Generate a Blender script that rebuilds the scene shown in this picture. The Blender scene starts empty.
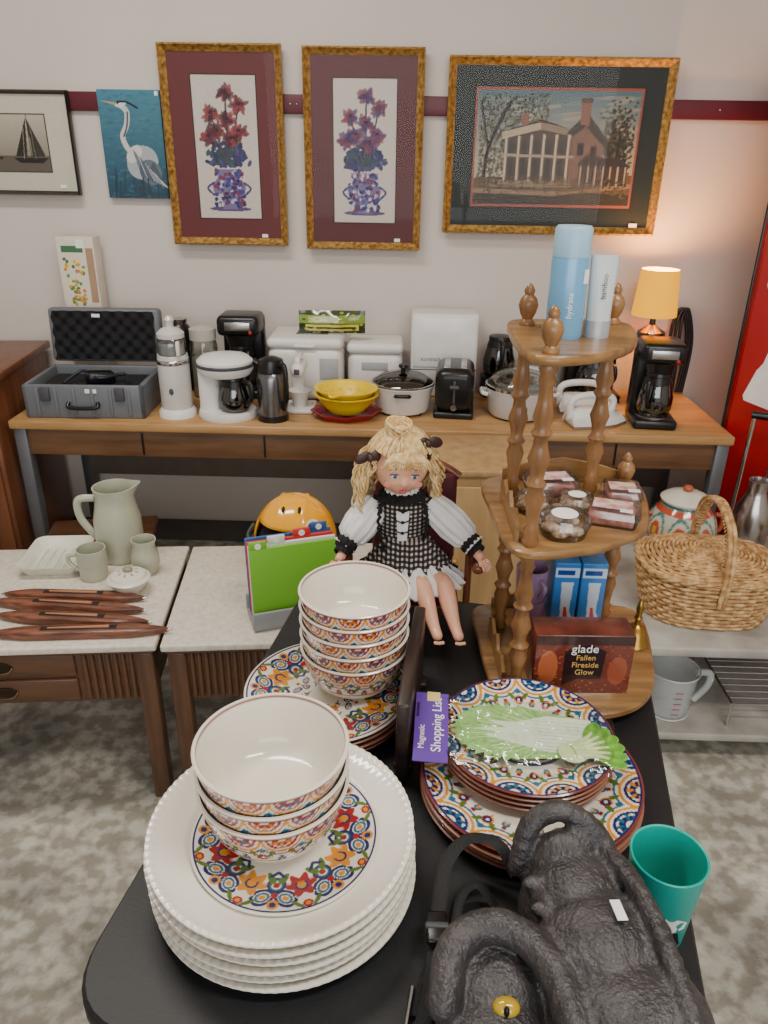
import bpy, bmesh, math, random
import numpy as np
from mathutils import Vector, Matrix, Euler
random.seed(3); np.random.seed(3)
pi=math.pi; sin=math.sin; cos=math.cos; rad=math.radians
# ------------------------------------------------------------------ materials
def S(c):
    o=[]
    for v in c[:3]:
        v=v/255.0
        o.append(v/12.92 if v<=.04045 else ((v+.055)/1.055)**2.4)
    return (o[0],o[1],o[2],1)
_m={}
def mat(name,c=(200,200,200),rough=.5,metal=0,var=.12,scale=12,bump=0,bscale=60,trans=0,emit=0,coat=0,stretch=(1,1,1),c2=None,col=False,sss=0,ecol=None,lo=.35,hi=.65,detail=4,alpha=1):
    if name in _m: return _m[name]
    m=bpy.data.materials.new(name); m.use_nodes=True
    nt=m.node_tree; b=nt.nodes['Principled BSDF']
    b.inputs['Roughness'].default_value=rough; b.inputs['Metallic'].default_value=metal
    b.inputs['Transmission Weight'].default_value=trans
    b.inputs['Coat Weight'].default_value=coat; b.inputs['Alpha'].default_value=alpha
    if sss:
        b.inputs['Subsurface Weight'].default_value=sss; b.inputs['Subsurface Scale'].default_value=.01
    tc=nt.nodes.new('ShaderNodeTexCoord'); mp=nt.nodes.new('ShaderNodeMapping')
    mp.inputs['Scale'].default_value=stretch
    nt.links.new(tc.outputs['Object'],mp.inputs[0])
    if col:
        a=nt.nodes.new('ShaderNodeVertexColor'); a.layer_name='Col'
        nt.links.new(a.outputs[0],b.inputs['Base Color'])
    else:
        n=nt.nodes.new('ShaderNodeTexNoise'); n.inputs['Scale'].default_value=scale; n.inputs['Detail'].default_value=detail
        nt.links.new(mp.outputs[0],n.inputs['Vector'])
        r=nt.nodes.new('ShaderNodeValToRGB')
        a=S(c); d=S(c2) if c2 else tuple([x*(1-var) for x in a[:3]]+[1])
        r.color_ramp.elements[0].color=d; r.color_ramp.elements[1].color=a
        r.color_ramp.elements[0].position=lo; r.color_ramp.elements[1].position=hi
        nt.links.new(n.outputs[0],r.inputs[0]); nt.links.new(r.outputs[0],b.inputs['Base Color'])
    if bump:
        n2=nt.nodes.new('ShaderNodeTexNoise'); n2.inputs['Scale'].default_value=bscale; n2.inputs['Detail'].default_value=3
        bp=nt.nodes.new('ShaderNodeBump'); bp.inputs['Strength'].default_value=bump; bp.inputs['Distance'].default_value=.004
        nt.links.new(mp.outputs[0],n2.inputs['Vector']); nt.links.new(n2.outputs[0],bp.inputs['Height']); nt.links.new(bp.outputs[0],b.inputs['Normal'])
    if emit:
        b.inputs['Emission Color'].default_value=S(ecol or c); b.inputs['Emission Strength'].default_value=emit
    _m[name]=m; return m
def wood(name,c1,c2,axis=0,rough=.45,scale=9,coat=.1):
    st=[7,7,7]; st[axis]=.8
    return mat(name,c1,rough,c2=c2,scale=scale*.7,stretch=tuple(st),bump=.12,bscale=40,coat=coat,lo=.3,hi=.7,detail=6)
def thin(name,tint=(255,255,255),refl=.12,rough=.03,mul=.7):
    if name in _m: return _m[name]
    m=bpy.data.materials.new(name); m.use_nodes=True; nt=m.node_tree; nt.nodes.clear()
    o=nt.nodes.new('ShaderNodeOutputMaterial'); mx=nt.nodes.new('ShaderNodeMixShader'); t=nt.nodes.new('ShaderNodeBsdfTransparent'); g=nt.nodes.new('ShaderNodeBsdfGlossy')
    lw=nt.nodes.new('ShaderNodeLayerWeight'); lw.inputs[0].default_value=.25
    ma=nt.nodes.new('ShaderNodeMath'); ma.operation='MULTIPLY_ADD'; ma.inputs[1].default_value=mul; ma.inputs[2].default_value=refl; ma.use_clamp=True
    nt.links.new(lw.outputs[0],ma.inputs[0]); nt.links.new(ma.outputs[0],mx.inputs[0])
    t.inputs[0].default_value=S(tint); g.inputs['Roughness'].default_value=rough
    nt.links.new(t.outputs[0],mx.inputs[1]); nt.links.new(g.outputs[0],mx.inputs[2]); nt.links.new(mx.outputs[0],o.inputs[0])
    _m[name]=m; return m
# ------------------------------------------------------------------ builders
def link(o,parent=None,loc=(0,0,0),rot=(0,0,0)):
    bpy.context.collection.objects.link(o)
    o.location=loc; o.rotation_euler=rot
    if parent is not None: o.parent=parent
    return o
def E(name,loc=(0,0,0),rz=0,rot=None):
    e=bpy.data.objects.new(name,None); e.empty_display_size=.05
    return link(e,None,loc,rot or (0,0,rz))
def mesh(parent,name,V,F,m,loc=(0,0,0),rot=(0,0,0),ang=38,cols=None):
    me=bpy.data.meshes.new(name); me.from_pydata([tuple(v) for v in V],[],F)
    me.polygons.foreach_set('use_smooth',[True]*len(me.polygons))
    me.set_sharp_from_angle(angle=rad(ang))
    if m: me.materials.append(m)
    if cols is not None:
        a=me.color_attributes.new(name='Col',type='FLOAT_COLOR',domain='POINT')
        a.data.foreach_set('color',np.asarray(cols,dtype=np.float32).ravel())
    o=bpy.data.objects.new(name,me); return link(o,parent,loc,rot)
def box(parent,name,size,loc,m,bev=.004,seg=2,rot=(0,0,0),taper=None):
    bm=bmesh.new(); bmesh.ops.create_cube(bm,size=1)
    for v in bm.verts:
        t=1
        if taper and v.co.z>0: t=taper
        v.co=Vector((v.co.x*size[0]*t,v.co.y*size[1]*t,v.co.z*size[2]))
    if bev: bmesh.ops.bevel(bm,geom=bm.edges[:],offset=min(bev,min(size)*.48),segments=seg,profile=.5,affect='EDGES')
    me=bpy.data.meshes.new(name); bm.to_mesh(me); bm.free()
    me.polygons.foreach_set('use_smooth',[True]*len(me.polygons)); me.set_sharp_from_angle(angle=rad(50))
    me.materials.append(m)
    return link(bpy.data.objects.new(name,me),parent,loc,rot)
def lathe(parent,name,prof,m,loc=(0,0,0),rot=(0,0,0),seg=40,sx=1,sy=1,paint=None,warp=None,ang=38):
    V=[];F=[];n=len(prof)
    for (r,z) in prof:
        for j in range(seg):
            a=2*pi*j/seg
            x,y,zz=r*cos(a)*sx,r*sin(a)*sy,z
            if warp: x,y,zz=warp(x,y,zz,a,r)
            V.append((x,y,zz))
    for i in range(n-1):
        for j in range(seg):
            k=(j+1)%seg
            F.append((i*seg+j,i*seg+k,(i+1)*seg+k,(i+1)*seg+j))
    if prof[0][0]>1e-5: F.append(tuple(reversed(range(seg))))
    if prof[-1][0]>1e-5: F.append(tuple(range((n-1)*seg,n*seg)))
    cols=None
    if paint:
        th=np.tile(np.arange(seg)*2*pi/seg,n); rr=np.repeat([p[0] for p in prof],seg); zz=np.repeat([p[1] for p in prof],seg); ii=np.repeat(np.arange(n),seg)
        cols=paint(th,rr,zz,ii)
    o=mesh(parent,name,V,F,m,loc,rot,ang,cols)
    return o
def ell(parent,name,r,loc,m,rot=(0,0,0),seg=24,rings=14):
    pr=[(sin(pi*i/rings),-cos(pi*i/rings)) for i in range(rings+1)]
    V=[];F=[]
    for (a,z) in pr:
        for j in range(seg):
            t=2*pi*j/seg; V.append((a*cos(t)*r[0],a*sin(t)*r[1],z*r[2]))
    for i in range(rings):
        for j in range(seg):
            k=(j+1)%seg; F.append((i*seg+j,i*seg+k,(i+1)*seg+k,(i+1)*seg+j))
    return mesh(parent,name,V,F,m,loc,rot,80)
def cat(pts,n=6,closed=False):
    P=[Vector(p) for p in pts]; out=[]; N=len(P)
    rng=range(N if closed else N-1)
    for i in rng:
        if closed: a,b,c,d=P[(i-1)%N],P[i],P[(i+1)%N],P[(i+2)%N]
        else: a,b,c,d=P[max(i-1,0)],P[i],P[i+1],P[min(i+2,N-1)]
        for k in range(n):
            t=k/n
            out.append(.5*((2*b)+(-a+c)*t+(2*a-5*b+4*c-d)*t*t+(-a+3*b-3*c+d)*t**3))
    if not closed: out.append(P[-1])
    return out
def tube_geo(pts,r,seg=8,closed=False,flat=1.0,up=None):
    V=[];F=[];N=len(pts); P=[Vector(p) for p in pts]
    pn=None
    for i,p in enumerate(P):
        if closed: t=P[(i+1)%N]-P[(i-1)%N]
        else: t=P[min(i+1,N-1)]-P[max(i-1,0)]
        if t.length<1e-9: t=Vector((0,0,1))
        t.normalize()
        if up is not None: n=Vector(up).cross(t)
        elif pn is None:
            n=t.cross(Vector((0,0,1)) if abs(t.z)<.9 else Vector((1,0,0)))
        else: n=pn-t*pn.dot(t)
        if n.length<1e-6: n=t.orthogonal()
        n.normalize(); pn=n; b=t.cross(n)
        rr=r[i] if hasattr(r,'__len__') else r
        for j in range(seg):
            a=2*pi*j/seg
            V.append(p+n*cos(a)*rr+b*sin(a)*rr*flat)
    for i in range(N if closed else N-1):
        i2=(i+1)%N
        for j in range(seg):
            k=(j+1)%seg; F.append((i*seg+j,i*seg+k,i2*seg+k,i2*seg+j))
    if not closed:
        F.append(tuple(reversed(range(seg)))); F.append(tuple(range((N-1)*seg,N*seg)))
    return V,F
def tube(parent,name,pts,r,m,seg=8,closed=False,n=6,loc=(0,0,0),rot=(0,0,0),flat=1.0,up=None,straight=False):
    P=[Vector(p) for p in pts] if straight else cat(pts,n,closed)
    if hasattr(r,'__len__'):
        L=len(P); r=[float(np.interp(i/(L-1),np.linspace(0,1,len(r)),r)) for i in range(L)]
    V,F=tube_geo(P,r,seg,closed,flat,up)
    return mesh(parent,name,V,F,m,loc,rot,60)
def merge(parts):
    V=[];F=[]
    for v,f in parts:
        o=len(V); V+=list(v); F+=[tuple(i+o for i in q) for q in f]
    return V,F
def prism(parent,name,pts,th,m,loc=(0,0,0),rot=(0,0,0)):
    n=len(pts); V=[(p[0],p[1],0) for p in pts]+[(p[0],p[1],th) for p in pts]
    F=[tuple(reversed(range(n))),tuple(range(n,2*n))]+[(i,(i+1)%n,n+(i+1)%n,n+i) for i in range(n)]
    return mesh(parent,name,V,F,m,loc,rot,30)
UP=(pi/2,0,0)
def text(parent,name,body,size,loc,rot,m,ext=.0003,shear=0,align='CENTER'):
    c=bpy.data.curves.new(name,'FONT'); c.body=body; c.size=size; c.extrude=ext; c.shear=shear; c.align_x=align; c.align_y='CENTER'; c.materials.append(m)
    return link(bpy.data.objects.new(name,c),parent,loc,rot)
class Canvas:
    def __init__(s,w,h,nx,ny,c):
        s.w,s.h,s.nx,s.ny=w,h,nx,ny
        s.X,s.Y=np.meshgrid(np.linspace(0,1,nx),np.linspace(0,1,ny)); s.C=np.ones((ny,nx,4)); s.C[:]=S(c); s.asp=w/h; s.T=np.zeros((ny,nx),bool)
    def put(s,M_,c,a=1.0): s.C[M_]=s.C[M_]*(1-a)+np.array(S(c))*a; s.T|=M_; return s
    def grad(s,c0,c1,y0=0,y1=1,x0=0,x1=1):
        t=np.clip((s.Y-y0)/(y1-y0),0,1)[...,None]; M_=(s.Y>=y0)&(s.Y<=y1)&(s.X>=x0)&(s.X<=x1)
        G=np.array(S(c0))*(1-t)+np.array(S(c1))*t; s.C[M_]=G[M_]; return s
    def rect(s,x0,y0,x1,y1,c,a=1): return s.put((s.X>=x0)&(s.X<=x1)&(s.Y>=y0)&(s.Y<=y1),c,a)
    def poly(s,pts,c,a=1):
        M_=np.zeros_like(s.X,bool); n=len(pts)
        for i in range(n):
            x1,y1=pts[i];x2,y2=pts[(i+1)%n]
            if y1==y2: continue
            cnd=((y1>s.Y)!=(y2>s.Y))&(s.X<(x2-x1)*(s.Y-y1)/(y2-y1)+x1); M_^=cnd
        return s.put(M_,c,a)
    def oval(s,x,y,rx,ry,c,ang=0,a=1):
        dx=(s.X-x)*s.asp;dy=s.Y-y; u=dx*cos(ang)+dy*sin(ang); v=-dx*sin(ang)+dy*cos(ang)
        return s.put((u/(rx*s.asp))**2+(v/ry)**2<1,c,a)
    def line(s,pts,w,c,a=1):
        pts=[(p.x,p.y) for p in cat([(q[0],q[1],0) for q in pts],5)] if len(pts)>2 else pts
        for i in range(len(pts)-1):
            x1,y1=pts[i];x2,y2=pts[i+1]; ax=(x2-x1)*s.asp; ay=y2-y1; L=ax*ax+ay*ay+1e-12
            t=np.clip((((s.X-x1)*s.asp)*ax+(s.Y-y1)*ay)/L,0,1)
            d=np.hypot((s.X-x1)*s.asp-t*ax,(s.Y-y1)-t*ay); s.put(d<w,c,a)
        return s
    def noise(s,amp):
        s.C[...,:3]*=(1+amp*(np.random.rand(s.ny,s.nx,1)-.5)); return s
    def make(s,parent,name,m,loc=(0,0,0),rot=UP,warp=None,masked=False):
        V=[]
        for j in range(s.ny):
            for i in range(s.nx):
                x=(i/(s.nx-1)-.5)*s.w;y=(j/(s.ny-1)-.5)*s.h
                V.append(warp(x,y) if warp else (x,y,0))
        F=[(j*s.nx+i,j*s.nx+i+1,(j+1)*s.nx+i+1,(j+1)*s.nx+i) for j in range(s.ny-1) for i in range(s.nx-1) if (not masked or (s.T[j,i] and s.T[j+1,i+1]))]
        return mesh(parent,name,V,F,m,loc,rot,60,s.C.reshape(-1,4))
# common materials
white=mat('white_plastic',(228,226,221),.35,var=.05)
black=mat('black_plastic',(18,18,20),.3,var=.3)
dgrey=mat('dark_grey_plastic',(70,72,76),.5,var=.15,bump=.1)
steel=mat('brushed_steel',(190,188,185),.25,1,var=.12,scale=30,stretch=(1,1,.1))
chrome=mat('chrome',(210,210,212),.12,1,var=.05)
gold=mat('gold_leaf',(204,162,84),.4,.35,c2=(128,90,38),scale=70,bump=.6,bscale=150)
cream=mat('cream_ceramic',(238,232,218),.12,var=.03,coat=.5)
paint_gloss=mat('painted_glaze',rough=.15,coat=.5,col=True)
paint_matte=mat('printed_surface',rough=.6,col=True)
sticker=mat('paper_sticker',(240,240,236),.7,var=.03)
glassdark=thin('smoked_glass',(70,60,55),.15)
glass=thin('clear_glass',(235,240,238),.08)
plastic_clear=thin('clear_plastic',(245,248,248),.12,.12)
pane=thin('picture_glass',(252,252,252),.002,.01,.08)
# ------------------------------------------------------------------ camera
cam=bpy.data.cameras.new('camera'); cam.sensor_fit='VERTICAL'; cam.sensor_height=36; cam.lens=760/1024*36; cam.clip_start=.02
co=bpy.data.objects.new('camera',cam); bpy.context.collection.objects.link(co)
R=Matrix.Rotation(rad(1.3),4,'Z')@Matrix.Rotation(rad(65.1),4,'X')@Matrix.Rotation(rad(.9),4,'Z')
co.matrix_world=Matrix.Translation((0,0,1.6))@R
bpy.context.scene.camera=co
# ------------------------------------------------------------------ room
wallm=mat('wall_paint',(212,203,195),.85,var=.05,scale=2.5,bump=.05,bscale=200)
concrete=mat('concrete_floor',(196,192,178),.7,c2=(150,145,130),scale=22,detail=15,bump=.5,bscale=90,lo=.42,hi=.6)
nt=concrete.node_tree; nz=nt.nodes.new('ShaderNodeTexNoise'); nz.inputs['Scale'].default_value=3.5; nz.inputs['Detail'].default_value=8; rp=nt.nodes.new('ShaderNodeValToRGB'); rp.color_ramp.elements[0].color=(.50,.51,.52,1); rp.color_ramp.elements[1].color=(1,1,1,1); rp.color_ramp.elements[0].position=.38; rp.color_ramp.elements[1].position=.6
mp_=[n for n in nt.nodes if n.type=='MAPPING'][0]; nt.links.new(mp_.outputs[0],nz.inputs['Vector']); nt.links.new(nz.outputs[0],rp.inputs[0])
mu=nt.nodes.new('ShaderNodeMix'); mu.data_type='RGBA'; mu.blend_type='MULTIPLY'; mu.inputs[0].default_value=1
bs=nt.nodes['Principled BSDF']; src=bs.inputs['Base Color'].links[0].from_socket; nt.links.new(src,mu.inputs[6]); nt.links.new(rp.outputs[0],mu.inputs[7]); nt.links.new(mu.outputs[2],bs.inputs['Base Color'])
ceilm=mat('ceiling_paint',(215,210,205),.9,var=.04)
def room(name,size,loc,m): 
    box(None,name,size,loc,m,bev=0)
room('floor',(6.6,7.2,.1),(0,-.4,-.05),concrete)
room('wall_back',(6.6,.1,3.0),(0,3.15,1.5),wallm)
room('wall_left',(.1,7.1,3.0),(-3.25,-.45,1.5),wallm)
room('wall_right',(.1,7.1,3.0),(3.25,-.45,1.5),wallm)
room('ceiling',(6.6,7.2,.1),(0,-.4,3.05),ceilm)
box(None,'baseboard_back',(6.4,.015,.1),(0,3.0925,.05),mat('baseboard',(80,74,70),.6),.003)
rail=E('trim_1',(0,3.1,1.775))
box(rail,'rail_board',(6.4,.02,.062),(0,-.01,0),mat('burgundy_paint',(92,26,40),.45,var=.15),.003)
for i,x in enumerate([-.43,-.405,.3,1.1]): ell(rail,'screw_%d'%i,(.004,.003,.004),(x,-.021,0),steel)
# ------------------------------------------------------------------ pictures
def frame(name,x0,x1,z0,z1,fw,fm,y=3.068,depth=.025):
    e=E(name,((x0+x1)/2,y+.008,(z0+z1)/2)); w=x1-x0;h=z1-z0
    prof=[(0,0),(0,-depth),(fw*.25,-depth-.008),(fw*.5,-depth+.002),(fw*.8,-depth*.6),(fw,-depth*.35),(fw,0)]
    V=[];F=[]
    cs=[(-1,-1),(1,-1),(1,1),(-1,1)]
    for (o,d) in prof:
        for sx,sz in cs: V.append((sx*(w/2-o),d,sz*(h/2-o)))
    n=len(prof)
    for i in range(n-1):
        for k in range(4):
            q=(k+1)%4; F.append((i*4+k,i*4+q,(i+1)*4+q,(i+1)*4+k))
    mesh(e,'moulding',V,F,fm,ang=20)
    if fm is gold:
        B=[]
        for sx,L,hz in ((0,w,1),(1,h,0)):
            for s in (-1,1):
                nb=int(L/.012)
                for i in range(nb):
                    t=-L/2+fw+(L-2*fw)*i/(nb-1); o_=(fw-.0035)
                    c=(t,-depth*.45,s*(h/2-o_)) if hz else (s*(w/2-o_),-depth*.45,t)
                    B.append(([(c[0]+a,c[1]+b,c[2]+d) for a,b,d in ((.003,0,0),(-.003,0,0),(0,-.003,0),(0,0,.003),(0,0,-.003))],[(0,2,3),(3,2,1),(1,2,4),(4,2,0)]))
        V,F=merge(B); mesh(e,'beading',V,F,fm,ang=180)
    box(e,'backing',(w-.01,.006,h-.01),(0,-.001,0),mat('board_back',(90,80,70),.8),0)
    return e,w,h
def floral(name,x0,x1,z0,z1,style):
    e,w,h=frame(name,x0,x1,z0,z1,.026,gold)
    cv=Canvas(w-.04,h-.04,170,260,(96,38,40) if style==0 else (88,40,44))
    X0,X1,Y0,Y1=.22,.80,.12,.88
    cv.rect(X0-.012,Y0-.008,X1+.012,Y1+.008,(48,16,22)); cv.rect(X0,Y0,X1,Y1,(206,197,187))
    cx=(X0+X1)/2
    def L(x,y): return cx+(x-.5)*(X1-X0)*1.25, Y0+y*(Y1-Y0)
    cv.oval(*L(.5,.07),.2,.014,(84,70,110))
    pts=[L(.40,.07),L(.6,.07),L(.58,.11),L(.70,.18),L(.72,.24),L(.64,.30),L(.68,.36),L(.32,.36),L(.36,.30),L(.28,.24),L(.30,.18),L(.42,.11)]
    cv.poly(pts,(112,104,146))
    for i in range(110):
        x,y=random.uniform(.31,.69),random.uniform(.09,.35); cv.oval(*L(x,y),.020,.010,random.choice([(50,42,105),(120,50,80),(190,184,200),(40,36,88),(66,60,130)]),random.uniform(0,3))
    cv.line([L(.3,.26),L(.22,.22),L(.3,.17)],.006,(60,50,110)); cv.line([L(.7,.26),L(.78,.22),L(.7,.17)],.006,(60,50,110))
    for i in range(150):
        a=random.uniform(.1,pi-.1); r=random.uniform(.03,.24); cv.oval(*L(.5+cos(a)*r*1.2,.38+sin(a)*r*.8),.032,.011,random.choice([(46,52,105),(60,50,100),(40,44,84),(72,76,116),(54,78,90),(44,60,64)]),random.uniform(0,3))
    stems=[(.32,.74),(.52,.88),(.68,.80),(.38,.62),(.66,.62),(.27,.58),(.52,.70),(.56,.57)]
    for (x,y) in stems:
        cv.line([L(.5,.4),L((x+.5)/2,(y+.35)/2),L(x,y)],.005,(60,70,70))
    for k,(x,y) in enumerate(stems):
        pc=[(112,34,46),(140,52,60),(84,26,40),(62,22,36),(96,40,60)] if style==0 else [(104,42,76),(74,50,110),(126,50,70),(56,44,92),(100,60,100)]
        for j in range(16):
            a=j*2.4+k; rr_=random.uniform(.2,1)
            cv.oval(*L(x+.085*rr_*cos(a),y+.045*rr_*sin(a)),.045,.012,random.choice(pc),a+random.uniform(-.5,.5),.85)
        cv.oval(*L(x,y+.01),.02,.01,(50,18,44))
    cv.noise(.2)
    cv.make(e,'artwork',paint_matte,(0,-.007,0))
    box(e,'glass',(w-.045,.001,h-.045),(0,-.011,0),pane,0)
    box(e,'price_sticker',(.022,.001,.012),(w*.3,-.0125,-h/2+.035),sticker,0)
floral('framed_floral_print',-.888,-.453,1.293,1.958,0)
floral('framed_floral_print',-.380,.050,1.285,1.953,1)
def house():
    e,w,h=frame('framed_mansion_print',.134,.925,1.352,1.931,.028,gold)
    cv=Canvas(w-.045,h-.045,400,290,(24,34,31))
    A,B,Cc,D=.115,.15,.885,.85
    cv.rect(A-.025,B-.035,Cc+.025,D+.035,(18,25,24)); cv.rect(A-.012,B-.017,Cc+.012,D+.017,(150,76,58))
    cv.grad((196,178,140),(72,106,118),B,D,A,Cc)
    def L(x,y): return A+x*(Cc-A),B+y*(D-B)
    def P(pts,c,a=1): cv.poly([L(*p) for p in pts],c,a)
    for i in range(80):
        cv.oval(*L(random.uniform(.05,.95),random.uniform(.6,.95)),.05,.010,random.choice([(160,158,142),(108,130,132),(190,172,140)]),.1,.3)
    for i in range(1500):
        x=random.uniform(.02,.44); y=random.uniform(.22,.97)
        if x>.26 and y<.72: continue
        if random.random()<(y-.6)*.8: continue
        cv.oval(*L(x,y),.006,.007,random.choice([(50,58,44),(70,72,52),(32,40,32),(102,98,70),(26,30,26)]),random.uniform(0,3),.75)
    for i in range(900):
        x=random.gauss(.89,.055); y=random.gauss(.52,.17)
        if x<.985 and .1<y<.95: cv.oval(*L(x,y),.006,.008,random.choice([(40,44,34),(62,60,42),(26,30,26),(84,74,50)]),0,.85)
    cv.line([L(.06,.1),L(.08,.5),L(.2,.9)],.012,(40,34,28)); cv.line([L(.08,.5),L(.02,.9)],.008,(40,34,28)); cv.line([L(.88,.2),L(.9,.6)],.01,(36,32,28))
    P([(0,0),(1,0),(1,.28),(0,.24)],(92,74,50)); P([(0,0),(1,0),(1,.1),(0,.14)],(46,42,32)); P([(0,.14),(.6,.12),(1,.2),(1,.16),(.5,.08),(0,.1)],(140,112,80))
    P([(.2,.22),(.2,.62),(.42,.70),(.6,.62),(.6,.22)],(70,60,50))
    P([(.16,.58),(.40,.67),(.40,.73),(.16,.64)],(176,160,134)); P([(.40,.67),(.64,.6),(.64,.65),(.40,.73)],(132,114,92)); P([(.2,.66),(.4,.76),(.6,.67),(.4,.73)],(62,54,48))
    P([(.6,.22),(.6,.66),(.7,.7),(.8,.55),(.8,.22)],(112,84,66)); P([(.56,.64),(.68,.82),(.84,.56),(.8,.53),(.68,.70),(.6,.61)],(54,48,46))
    P([(.64,.72),(.64,.92),(.70,.92),(.70,.70)],(126,86,68)); P([(.28,.7),(.28,.8),(.32,.8),(.32,.7)],(126,86,68)); P([(.635,.9),(.635,.94),(.705,.94),(.705,.9)],(90,62,52))
    for i in range(6):
        x=.185+i*.078; P([(x,.2),(x,.60+.012*i if i<4 else .63),(x+.02,.61 if i<4 else .62),(x+.02,.2)],(192,176,148)); P([(x+.012,.2),(x+.012,.6),(x+.02,.6),(x+.02,.2)],(112,98,80))
    for i in range(5):
        x=.215+i*.078; P([(x,.27),(x,.41),(x+.025,.41),(x+.025,.27)],(30,30,32)); P([(x,.46),(x,.57),(x+.025,.57),(x+.025,.46)],(30,30,32))
    P([(.17,.43),(.62,.42),(.62,.445),(.17,.455)],(160,144,118))
    P([(.64,.44),(.68,.44),(.68,.56),(.64,.56)],(40,34,34)); P([(.72,.44),(.76,.44),(.76,.53),(.72,.53)],(40,34,34))
    P([(.64,.36),(.99,.34),(.93,.42),(.7,.45)],(50,42,40)); P([(.66,.18),(.66,.36),(.97,.34),(.97,.18)],(58,46,38))
    for i in range(7): P([(.67+i*.047,.18),(.67+i*.047,.35),(.68+i*.047,.35),(.68+i*.047,.18)],(170,152,126))
    P([(.1,.16),(.62,.16),(.62,.22),(.1,.22)],(132,112,86))
    for i in range(420):
        cv.oval(*L(random.uniform(.03,.97),random.uniform(.04,.26)),.006,.007,random.choice([(44,46,28),(66,62,38),(30,34,24),(96,80,52)]),0,.8)
    cv.noise(.25); cv.make(e,'artwork',paint_matte,(0,-.007,0))
    box(e,'glass',(w-.05,.001,h-.05),(0,-.011,0),thin('mansion_glass',(252,252,252),.004,.01,.08),0)
    box(e,'price_sticker',(.03,.001,.014),(w*.4,-.0125,-h/2+.035),sticker,0)
house()
def heron():
    e=E('heron_canvas_painting',(-1.012,3.087,1.633)); w,h=.226,.36
    box(e,'stretcher',(w,.022,h),(0,-.002,0),mat('canvas_edge',(40,90,110),.8),.002)
    cv=Canvas(w,h,140,220,(42,105,130)); cv.grad((26,58,78),(62,122,144))
    for i in range(260): cv.oval(random.random(),random.random(),.05,.012,random.choice([(40,96,120),(60,124,144),(28,70,94),(78,118,124),(50,90,100)]),random.uniform(-.3,.3),.3)
    for i in range(20):
        x=random.random(); cv.line([(x,0),(x+random.uniform(-.1,.1),random.uniform(.1,.3))],.006,(25,52,64),.8)
    cv.oval(.62,.34,.24,.17,(160,168,170),-.9); cv.oval(.74,.25,.2,.11,(90,104,118),-.9)
    cv.poly([(.62,.2),(.97,.10),(.92,.2),(.8,.35)],(70,80,96)); cv.oval(.5,.42,.1,.1,(200,200,194),-.8)
    cv.line([(.36,.86),(.45,.8),(.42,.68),(.34,.58),(.4,.47),(.5,.42)],.026,(196,196,190)); cv.line([(.46,.8),(.43,.68),(.36,.58)],.009,(70,80,90))
    cv.oval(.36,.87,.09,.025,(214,214,208),.2); cv.poly([(.28,.885),(.04,.9),(.28,.86)],(190,150,90)); cv.line([(.32,.89),(.46,.89),(.62,.84)],.010,(20,25,35)); cv.oval(.31,.875,.015,.008,(20,20,20))
    for i in range(30): cv.line([(.48+i*.013,.46-i*.009),(.58+i*.015,.22-i*.004)],.003,random.choice([(90,104,120),(206,208,206),(60,72,90)]),.8)
    cv.line([(.6,.2),(.58,.02)],.008,(50,54,50)); cv.line([(.68,.18),(.7,.02)],.008,(50,54,50))
    cv.noise(.2); cv.make(e,'painting',paint_matte,(0,-.0135,0)); box(e,'price_sticker',(.012,.001,.014),(w*.45,-.0145,h*.47),sticker,0)
heron()
def sail():
    e,w,h=frame('framed_sailboat_photo',-1.68,-1.228,1.460,1.808,.014,mat('black_frame',(20,18,18),.35),depth=.02)
    cv=Canvas(w-.022,h-.022,180,150,(206,200,182)); A,B,C2,D=.2,.2,.8,.8
    cv.rect(A,B,C2,D,(60,55,48)); cv.grad((120,112,98),(190,182,164),B+.01,D-.01,A+.008,C2-.008); cv.rect(A+.008,B+.01,C2-.008,B+.17,(95,88,76))
    cv.poly([(.60,.36),(.63,.76),(.50,.37)],(40,36,32)); cv.poly([(.645,.36),(.64,.75),(.76,.37)],(55,50,44)); cv.poly([(.48,.35),(.78,.35),(.73,.3),(.53,.3)],(30,26,24)); cv.line([(.636,.3),(.636,.78)],.006,(20,18,16)); cv.line([(.57,.34),(.6,.68)],.004,(150,140,120)); cv.line([(.67,.34),(.66,.68)],.004,(120,110,96))
    cv.poly([(.34,.36),(.35,.6),(.28,.37)],(70,64,56)); cv.poly([(.27,.36),(.4,.36),(.37,.33),(.3,.33)],(40,36,32))
    cv.noise(.15); cv.make(e,'photo',paint_matte,(0,-.007,0)); box(e,'glass',(w-.03,.001,h-.03),(0,-.009,0),pane,0)
    box(e,'price_sticker',(.022,.001,.012),(w*.36,-.0105,-h/2+.03),sticker,0)
sail()
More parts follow.
